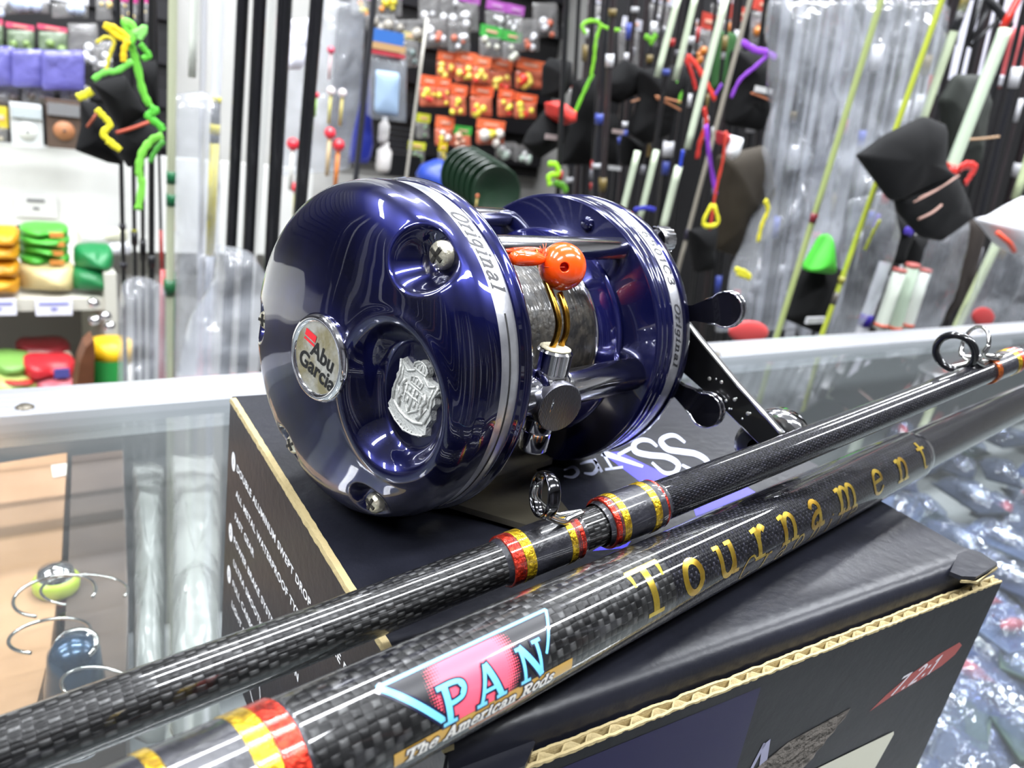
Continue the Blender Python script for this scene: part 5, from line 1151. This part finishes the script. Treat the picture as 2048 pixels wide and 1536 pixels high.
rib([(1096, 328), (1112, 330), (1116, 348), (1098, 352), (1100, 372)], .85, 12, '9ad828', 'lime ribbon bow above the right side plate'); rib([(1108, 365), (1126, 372), (1132, 384)], .85, 14, '4e8a1c', 'dark lime ribbon tail under the bow')
rib([(1352, 165), (1362, 178), (1358, 208)], .9, 9, '6cc03c', 'green tag strip beside the large black pouch')
rib([(1374, 112), (1392, 130), (1412, 165), (1430, 200)], .82, 12, 'd83a2c', 'red ribbon crossing the pale rod'); rib([(1372, 118), (1384, 150), (1392, 180)], .83, 10, 'c8322c', 'red ribbon tail left of the pale rod')
rib([(1408, 215), (1412, 250), (1400, 285), (1394, 318)], .82, 12, 'c02e26', 'red ribbon hanging beside the grey rod'); rib([(1452, 262), (1446, 320), (1432, 380), (1420, 460)], .68, 8, 'c83c2a', 'long thin red ribbon in front of the yellow loop')
tag(pillow([(1438, 262), (1458, 268), (1458, 292), (1438, 290)], .69, .02, 'red_knot', hexmat('a8282a')), 'dark red knot left of the white tag', 'knot')
tag(pillow([(1462, 270), (1484, 276), (1474, 310), (1462, 320), (1454, 308)], .68, .015, 'white_tag', hexmat('f0f0f2', .4)), 'white drop-shaped tag beside the red knot', 'tag')
rib([(1484, 84), (1510, 100), (1530, 104), (1552, 116)], .8, 14, '8a3cc0', 'violet ribbon bow on the lettered pouch'); rib([(1536, 110), (1510, 134), (1480, 160), (1462, 196)], .8, 9, '8238b8', 'violet ribbon line running down left'); rib([(1444, 168), (1430, 190)], .8, 8, '7434ac', 'short violet ribbon piece'); rib([(1412, 250), (1420, 320), (1432, 390)], .7, 12, '8a3cc8', 'violet ribbon hanging over the dark rods')
rib([(1366, 300), (1360, 335)], .72, 9, '2440b8', 'short blue ribbon piece'); rib([(1268, 420), (1290, 416), (1310, 420)], .7, 10, '2c30a0', 'blue band behind the right side plate')
rib([(1424, 408), (1408, 440), (1412, 452), (1436, 446), (1428, 410)], .66, 10, 'e6dc2c', 'yellow ribbon loop behind the drag star'); rib([(1530, 400), (1536, 420), (1524, 450), (1516, 484)], .66, 12, 'e8dc30', 'yellow ribbon strip left of the clear bag'); rib([(1470, 538), (1490, 545), (1500, 556), (1474, 546)], .64, 11, 'e4dc38', 'yellow ribbon end above the star arm')
# pale blanks and grey rods
GP = 'pale glow rods'
for k, (p0, p1, v, w_, c_) in enumerate((((1350, 20), (1322, 124), .85, 13, 'b9c4ac'), ((1386, 14), (1358, 130), .84, 13, 'b9c4ac'), ((1443, 30), (1382, 268), .78, 14, 'c0cbb4'),
        ((1268, 332), (1246, 420), .8, 13, 'b4bfa8'), ((1306, 330), (1284, 420), .79, 13, 'b4bfa8'), ((1350, 362), (1330, 440), .76, 15, 'b8c2ac'))):
    srod('fishing_rod', 'short visible pale green rod piece among black pouches, %s' % (ORD + [])[k], p0, p1, v, w_, c_, (), GP, dn=.02, up=.02)
srod('fishing_rod', 'long grey rod leaning through the violet ribbon', (1500, 0), (1372, 480), .74, 9, '8a8478', [(.95, 1, '201c2c', 1.4)], None, up=.6, dn=.8)
srod('fishing_rod', 'pale yellow green rod inside the big clear bag, with dark red band', (1750, 40), (1548, 690), .50, 12, '98a468', [(.56, .59, '6e1420', 1.2)], GP, up=.6, dn=.9)
srod('fishing_rod', 'bright yellow rod passing behind the large black pouch', (1880, 10), (1640, 680), .485, 11, 'a4ae38', [(.79, .81, '8a8438', 1.3), (.84, .88, '55504a', 1.1)], GP, up=.6, dn=.9)
srod('fishing_rod', 'pale green rod with black and gold top behind black pouches', (1930, 0), (1852, 222), .56, 16, 'b4bea0', [(-.05, .1, '7a6a2c', 1.0), (.1, .27, '17171a', 1.15)], GP, up=.6, dn=.05)
srod('fishing_rod', 'thick mint green rod ending in a red cap', (2004, 76), (1902, 338), .52, 25, 'bccab4', [(.97, 1.06, 'c83028', 1.2)], GP, up=.01, dn=.01)
srod('fishing_rod', 'pale green rod below the white cone bag', (2002, 470), (1906, 670), .55, 18, 'b4bf94', (), GP, up=.05, dn=.9)
srod('fishing_rod', 'short pale green rod at the picture edge', (2056, 320), (2030, 398), .55, 16, 'c0cca0', (), GP, up=.1)
G3 = 'mint tubes under the large pouch'
for k, (p0, p1, w_, c_) in enumerate((((1800, 540), (1762, 650), 26, 'd0d6ca'), ((1826, 530), (1790, 655), 26, 'bccdb8'), ((1852, 540), (1816, 650), 22, 'd6dad2'))):
    srod('mint_tube', 'pale mint tube with red end rings, %s of three' % ('left', 'middle', 'right')[k], p0, p1, .5, w_, c_, [(-.02, .03, 'c86a62', 1.05), (.97, 1.02, 'd8583c', 1.05)], G3, 'tube', dn=.005)
for k, (x0, x1) in enumerate(((1790, 1758), (1836, 1800))):
    srod('white_tube', 'white tube with violet bands behind the mint tubes, %s of two' % ('left', 'right')[k], (x0 + 10, 440), (x1 - 44, 690), .6, 24, 'dcdce0', [(.0, .06, '3c2c9c', 1.06), (.74, .84, '3a2a98', 1.06)], G3, 'tube', dn=.2)
# dark rod crowd
rr = random.Random(3); G4 = 'thin dark rods crowded in the rack'
kk = 0
for k in range(64):
    x = 1120 + k * 15.2 + rr.uniform(-6, 6); lean = .17 * (x - 1020) / 600 + rr.uniform(-.02, .02); yb = 430 if x < 1380 else 690
    if 1560 < x < 1700 and k % 2: continue
    kk += 1; x0 = x + lean * 600; v = (.86 + .055 * (k * 5 % 6)) if x < 1500 else (.72 + .04 * (k * 5 % 6))
    segs = []
    for _ in range(rr.randint(1, 3)):
        f = rr.uniform(.05, .85); segs.append((f, f + rr.uniform(.02, .07), rr.choice(['b8b8bc', 'a82c2c', '2c2c34', '7a7a80', '3c4a9a', 'd0d0d4', '6a5a30', '8a8a90']), rr.uniform(1.05, 1.9)))
    srod('fishing_rod', 'thin dark rod, ' + NUMW(kk) + ' from the left in the crowded rack behind the counter', (x0, -20), (x - lean * 100, yb), v, rr.uniform(6, 13), rr.choice(['121214', '1c1a1c', '19191f', '2a2224', '101013']), segs, G4, up=.5, dn=.9)
# hanging clear packets between the dark rods (top)
row([(1195 + k * 62, 40 + (k % 2) * 50, 40, 110) for k in range(6)], 1.25, 'd8d8e4', CLR, '77777c', 'long silver clear packet hanging behind the dark rods at the top', 'silver packets behind the rods', 140, hh=.2, ncon=5)
row([(1160, 190, 44, 60), (1410, 80, 40, 110), (1470, 60, 46, 100), (1520, 40, 40, 90)], 1.2, 'c84a3c', CLR, 'c8782c', 'red-headed packet hanging behind the pale rods', 'red-headed packets', 150, hh=.3)
# dark back rack and a pale backing added to brighten the clear bags
rkb = empty('rod_rack', atV((1700, 500), 1.3), 'dark rack panel behind the crowded rods', 'rack', None, ROTU)
aL = atV((1120, 500), 1.35).dot(U); wbuild(MB().box(uvz((aL + 5.4) / 2, 1.36, (CEIL + FLOORZ) / 2), (5.4 - aL, .02, CEIL - FLOORZ - .02), ROTU), 'back_panel', hexmat('121114', .7), rkb)
bs = empty('added_backing', atV((1640, 300), .98), 'pale grey backing added behind the clear bags to brighten them', 'sheet', None, ROTU)
mb = MB(); q = [atV(p, .98) for p in ((1545, -60), (1930, -60), (1900, 60), (1840, 250), (1760, 400), (1700, 560), (1640, 720), (1480, 720), (1540, 420))]; n_ = len(q); mb.add(q + [p + V * .01 for p in q], [tuple(range(n_)), tuple(range(2 * n_ - 1, n_ - 1, -1))] + [(i, (i + 1) % n_, n_ + (i + 1) % n_, n_ + i) for i in range(n_)]); wbuild(mb, 'sheet', pm('grey_backing', 'a8aab0', .5, col2='6c6e76', vscale=9), bs)
# big clear bags right
bag([(1540, 0), (1700, 0), (1722, 40), (1690, 300), (1660, 420), (1640, 520), (1590, 660), (1430, 664), (1470, 580), (1545, 420), (1530, 300), (1552, 180)], .665, .045, 'big crumpled clear bag right of the violet ribbon', seed=8, n=56, rings=16, crease=.8)
bag([(1700, 0), (1900, 0), (1890, 60), (1830, 250), (1700, 330), (1660, 560), (1600, 690), (1590, 600), (1650, 400), (1690, 200)], .575, .045, 'long clear bag in front of the bright yellow rod', seed=9, n=56, rings=16, crease=.8)
bag([(1700, 400), (1780, 380), (1800, 470), (1760, 600), (1700, 680), (1640, 690), (1690, 560)], .52, .02, 'milky clear bag below the large black pouch', seed=10, crease=.8)
bag([(1870, 440), (1935, 430), (1900, 600), (1850, 690), (1810, 690)], .5, .03, 'smooth clear bag sleeve behind the mint tubes', seed=11)
bag([(1990, 480), (2080, 440), (2090, 680), (1900, 700), (1960, 560)], .5, .04, 'grey clear bag at the picture edge above the rail', seed=12)
for k, (x, y, w_, h_) in enumerate(((1497, 664, 80, 46), (1966, 634, 46, 40))):
    tag(pillow([(x + w_ / 2 * cos(a), y + h_ / 2 * sin(a)) for a in [2 * pi * k_ / 20 for k_ in range(20)]], .47, .006, 'round_sticker', hexmat('cc4a4a', .4), seed=k), 'round red sticker on clear bag, %s' % ('behind the drag star arm', 'right above the rail')[k], 'sticker')
pouch([(1600, 560), (1626, 500), (1690, 545), (1660, 610), (1640, 668), (1572, 640)], .52, .04, 'black pouch with white lettering below bright green ribbon', seed=20, extra=((1598, 628, 34, 12, 'c0c0c4'),))
tag(pillow([(1655, 468), (1660, 500), (1662, 548), (1612, 542), (1630, 510)], .5, .03, 'green_pouch_top', pm('green_cloth', '3fae2c', .6, bump=.5, bscale=60)), 'bright green cloth neck over the lettered pouch', 'pouch top')
pouch([(1716, 312), (1775, 268), (1850, 232), (1888, 248), (1888, 335), (1905, 350), (1852, 372), (1795, 400), (1778, 402), (1745, 355)], .45, .04, 'large black square pouch hanging before the yellow rod', [((1790, 396), (1872, 348), 'a07c70', 3), ((1800, 388), (1880, 344), 'a07c70', 3)], seed=21)
pouch([(1790, 400), (1880, 345), (1905, 345), (1930, 390), (1942, 436), (1895, 470), (1880, 482), (1840, 475), (1800, 430)], .455, .04, 'gathered lower end of the large black square pouch', [((1800, 430), (1846, 402), 'a07c70', 5)], seed=22)
pouch([(1885, 200), (1912, 148), (1962, 150), (1975, 200), (1950, 330), (1895, 330)], .58, .05, 'black green pouch behind the thick mint rod', [((1888, 274), (1960, 268), 'a08060', 5)], seed=23, col='20241f')
pouch([(1780, 420), (1830, 440), (1800, 530), (1752, 520), (1738, 480)], .56, .04, 'ragged black cloth end under the large pouch', seed=24)
pouch([(1820, 470), (1850, 470), (1835, 545), (1810, 540)], .57, .03, 'narrow black sleeve above the mint tubes', seed=25)
pouch([(1940, 440), (1975, 440), (1930, 600), (1870, 660), (1880, 560)], .6, .04, 'dark brown bundle between clear sleeve and pale rod', seed=26, col='241a14')
rib([(1918, 338), (1934, 330), (1950, 336), (1942, 350), (1930, 368)], .48, 18, 'cc2c26', 'bunched red ribbon under the mint rod'); rib([(1892, 328), (1900, 334)], .49, 10, 'cc3828', 'small red ribbon bit left of the rod end')
rib([(1760, 440), (1744, 470), (1730, 500)], .5, 11, 'c8d03a', 'faint yellow ribbon in the milky bag'); rib([(1758, 428), (1748, 456)], .54, 15, '4a2ca8', 'violet ribbon left under the large pouch'); rib([(1810, 460), (1824, 466)], .54, 16, '4630a8', 'violet ribbon at the top of the white tube')
cn = empty('cone_bag', atV((2010, 500), .46), 'white gathered cone bag with an orange seam at the right', 'bag')
pillow([(1962, 440), (1990, 432), (2060, 390), (2080, 520), (2030, 510), (2000, 494), (1980, 470)], .46, .05, 'bag_body', pm('white_bag', 'd8d8dc', .5, bump=.6, bscale=40), cn, n=30, rings=6, seed=5)
a = atV((1970, 460), .455) + NV_ * .015; b = atV((2004, 496), .455) + NV_ * .015; wbuild(MB().tube([a, (a + b) / 2 + NV_ * .004, b], .003, 8), 'orange_seam', hexmat('d84a2c', .5), cn)
ps = empty('paper_sheets', atV((1960, 100), .8), 'white paper sheets hanging behind the black straps', 'paper', None, ROTU)
mb = MB(); q = [atV(p, .99) for p in ((1890, 160), (1945, 0), (2060, -20), (2010, 150), (1950, 152))]; mb.add(q + [p + V * .004 for p in q], [(0, 1, 2, 3, 4), (9, 8, 7, 6, 5)] + [(i, (i + 1) % 5, 5 + (i + 1) % 5, 5 + i) for i in range(5)]); wbuild(mb, 'sheet', hexmat('e6e6f4', .5), ps)
for k, (p0, p1, w_) in enumerate((((1962, 0), (1936, 92), 7), ((1982, 10), (1936, 92), 7), ((1975, -5), (2020, 50), 16), ((1996, 38), (1940, 95), 7))):
    tag(MB().tube([atV(p0, .7), atV(((p0[0] + p1[0]) / 2, (p0[1] + p1[1]) / 2), .69), atV(p1, .7)], w_ / 2 * pxsize(atV(p0, .7)), 8).build('black_strap', pm('strap_black', '19191c', .6)), 'black strap crossing the white sheets, %s' % ORD[k], 'strap', 'black straps')
srod('fishing_rod', 'glossy red rod butt at the top right corner', (2040, -10), (2020, 28), .55, 15, 'c02c20', (), None, up=.4, dn=.02, rough=.2)
tag(pillow([(2010, 60), (2060, 50), (2060, 120), (2016, 170), (1996, 180)], .97, .03, 'red_packet', hexmat('c85a5c', .35)), 'mottled red packet at the right picture edge', 'packet')
tag(pillow([(1996, 150), (2026, 150), (2020, 175), (1992, 172)], .955, .02, 'small_label', hexmat('c8c8d0', .35)), 'small pale label below the red packet', 'label')

# ================================================================== GOODS INSIDE THE COUNTER (seen through the glass)
def zpoly(pts, z, th, name, m, root):
    mb = MB(); q = [atZ(p, z) for p in pts]; n = len(q); mb.add(q + [Vector((p.x, p.y, z - th)) for p in q], [tuple(range(n)), tuple(range(2 * n - 1, n - 1, -1))] + [(i, (i + 1) % n, n + (i + 1) % n, n + i) for i in range(n)])
    return wbuild(mb, name, m, root)
cbx = empty('cardboard_box', atZ((40, 1200), -.17), 'plain tan cardboard box inside the glass counter', 'box')
zpoly([(-120, 945), (134, 905), (122, 1130), (100, 1300), (40, 1540), (-200, 1560)], -.05, .115, 'box_body', pm('tan_card', 'b08a68', .7, col2='a07a58', vscale=18), cbx)
zpoly([(102, 930), (134, 926), (132, 950), (106, 955)], -.0495, .001, 'white_label', hexmat('d8d4cc'), cbx)
dbx = empty('brown_box', atZ((190, 1100), -.17), 'dark brown box beside the tan cardboard box under glass', 'box')
zpoly([(144, 912), (246, 900), (256, 1200), (250, 1400), (118, 1440), (136, 1150)], -.05, .118, 'box_body', pm('dark_brown_card', '57483f', .6, col2='4a3c36', vscale=25), dbx)
MILK = clearmat('milky_film', 'e4e6e4', .6, 'a4a6a4', .2, 1.5, 1.0, 20, .01)
def zbag(pts, z, th, label, m, seed=0, name='clear_bag', root=None):
    q = [atZ((p.x, p.y), z) for p in resample(pts, 30)]; c = sum(q, Vector()) / 30; rows = []
    for k in range(9):
        s = max(cos(pi / 2 * k / 8), .02); rows.append([c + (p - c) * s + Z * (th * sqrt(1 - s ** 2.2) * (1 + .6 * noise.noise((c + (p - c) * s) * 25 + Vector((seed, 0, 0)))) + .004 * noise.noise((c + (p - c) * s) * 90)) for p in q])
    rows = [[p - Z * .003 for p in rows[0]]] + rows
    mb = MB(); mb.grid(rows, True, True, cap=True); return tag(mb.build(name, m), label, 'plastic bag')
zbag([(264, 935), (330, 930), (330, 1480), (268, 1480)], -.06, .02, 'milky clear bag under the glass beside the brown box', MILK, 1)
zbag([(340, 930), (440, 922), (440, 1480), (340, 1480)], -.06, .02, 'milky clear bag under the glass next to the black carton', MILK, 2)
for k, ps_ in enumerate(([(342, 895), (372, 890), (370, 960), (345, 955)], [(392, 938), (438, 936), (442, 985), (420, 1005), (394, 990)])):
    r = empty('red_label', atZ(ps_[0], -.105), 'blurred red label seen under the glass, %s' % ('upper left one', 'lower right one')[k], 'label'); zpoly(ps_, -.1, .002, 'label_body', hexmat('b8404e', .5), r)
# spinning reel with two green line spools
sr = empty('spinning_reel', atZ((150, 1400), -.14), 'dark blue spinning reel with lime spools inside the counter', 'fishing reel')
for k, (x, y) in enumerate(((112, 1158), (150, 1196))):
    c = atZ((x, y), -.045 - .012 * k); s = .0072
    wbuild(MB().lathe([(s, -s * .7), (s * 1.12, -s * .5), (s * 1.12, 0), (s * .9, s * .25)], c, Z, 28, cap=True), 'lime_spool', pm('lime_line', 'b4c83c', .35, 0, .5), sr)
    wbuild(MB().lathe([(s * .9, s * .25), (s * .8, s * .6), (s * .3, s * .8), (0, s * .85)], c, Z, 28), 'spool_cap', CHROME, sr)
    wbuild(MB().lathe([(s * .9, -s * .7), (s * .9, -s * 1.6)], c, Z, 28, cap=True), 'spool_base', hexmat('6a1f1c', .4), sr)
c = atZ((150, 1352), -.042); DB = pm('reel_blue', '1e3c58', .25, .6, .5)
wbuild(MB().lathe([(.0088, -.026), (.0092, -.005), (.008, .004), (.0075, .010), (.005, .014), (0, .015)], c, (Z * 1 - Mu * .0).normalized(), 32, cap=True), 'reel_body', DB, sr)
wbuild(MB().lathe([(.0088, -.026), (.0095, -.027), (.0088, -.0285)], c, Z, 32, cap=True), 'silver_base', CHROME, sr)
for k, (x, y, rr_, w_) in enumerate(((152, 1290, .006, .001), (110, 1190, .013, .0006), (100, 1270, .012, .0006), (170, 1180, .014, .0005), (196, 1370, .010, .0005))):
    cc_ = atZ((x, y), -.03); wbuild(MB().tube([cc_ + Vector((cos(a) * rr_, sin(a) * rr_ * .8, sin(a + k) * .002)) for a in [2 * pi * j / 30 * (.75 if k else 1) for j in range(31)]], w_, 8), 'bail_wire', GCL, sr)
# lure packs on the shelf, right hand side
rr = random.Random(8); pk = 0
FOIL = pm('foil_bit', 'e8e8f0', .12, 1.0)
cells = [(x, y) for y in range(880, 1560, 66) for x in range(1560, 2120, 74)]
for i, (x, y) in enumerate(cells):
    x += rr.uniform(-18, 18); y += rr.uniform(-18, 18)
    if x < 1760 + max(0, (1140 - y)) * .0 and y < 1000: continue
    if x < 1990 - (y - 1150) * .5 - 40 and y > 1120: continue
    if x < 1700: continue
    zz = -.165 + .018 * rr.random() * 2; c = atZ((x, y), zz); s = rr.uniform(.016, .024); a = rr.uniform(0, pi)
    X = Vector((cos(a), sin(a), 0)); Y = Vector((-sin(a), cos(a), 0))
    pk += 1
    r = empty('lure_blister', c, 'clear lure pack under the counter glass, ' + NUMW(pk) + ' counted from the far row, left to right', 'lure pack', 'blister packs in the counter')
    rows = []
    for k in range(7):
        sc_ = max(cos(pi / 2 * k / 6), .03); rows.append([c + (X * cos(t) * 1.5 + Y * sin(t)) * s * sc_ * (1 - .15 * cos(4 * t)) + Z * (.014 * sqrt(1 - sc_ ** 3) + .004 * noise.noise(Vector((cos(t) * 2 + i, sin(t) * 2, k)))) for t in [2 * pi * j / 24 for j in range(24)]])
    mb = MB(); mb.grid(rows, True, True, cap=True); wbuild(mb, 'blister', clearmat('blister_film', 'e8ecf8', .10, 'aab4d8', .06, 1.6, 1.0, 50, .006), r)
    mb = MB().box(c, (s * 2.8, s * 1.9, .002), Matrix((X, Y, Z)).transposed()); wbuild(mb, 'backing_card', hexmat(rr.choice(['2a3450', '343c50', '5a6680', '1e2638', '46567a', '34483e']), .4), r)
    mb = MB(); q = c + Z * .007; mb.lathe([(0, -s * .9), (s * .22, -s * .4), (s * .3, 0), (s * .18, s * .5), (0, s * .8)], q, X, 12); wbuild(mb, 'lure', rr.choice([FOIL, FOIL, hexmat('d8d83c', .25, 0, .6), hexmat('d0d4e0', .2, .5), hexmat('c83c3c', .3, 0, .5), FOIL]), r)
    mb = MB()
    for _ in range(7): mb.lathe([(0, -.0025), (.0025, 0), (0, .0025)], q + X * rr.uniform(-1, 1) * s + Y * rr.uniform(-.7, .7) * s, Z, 8)
    wbuild(mb, 'sparkle_bits', FOIL, r)  # foil bits added for sparkle in the packs
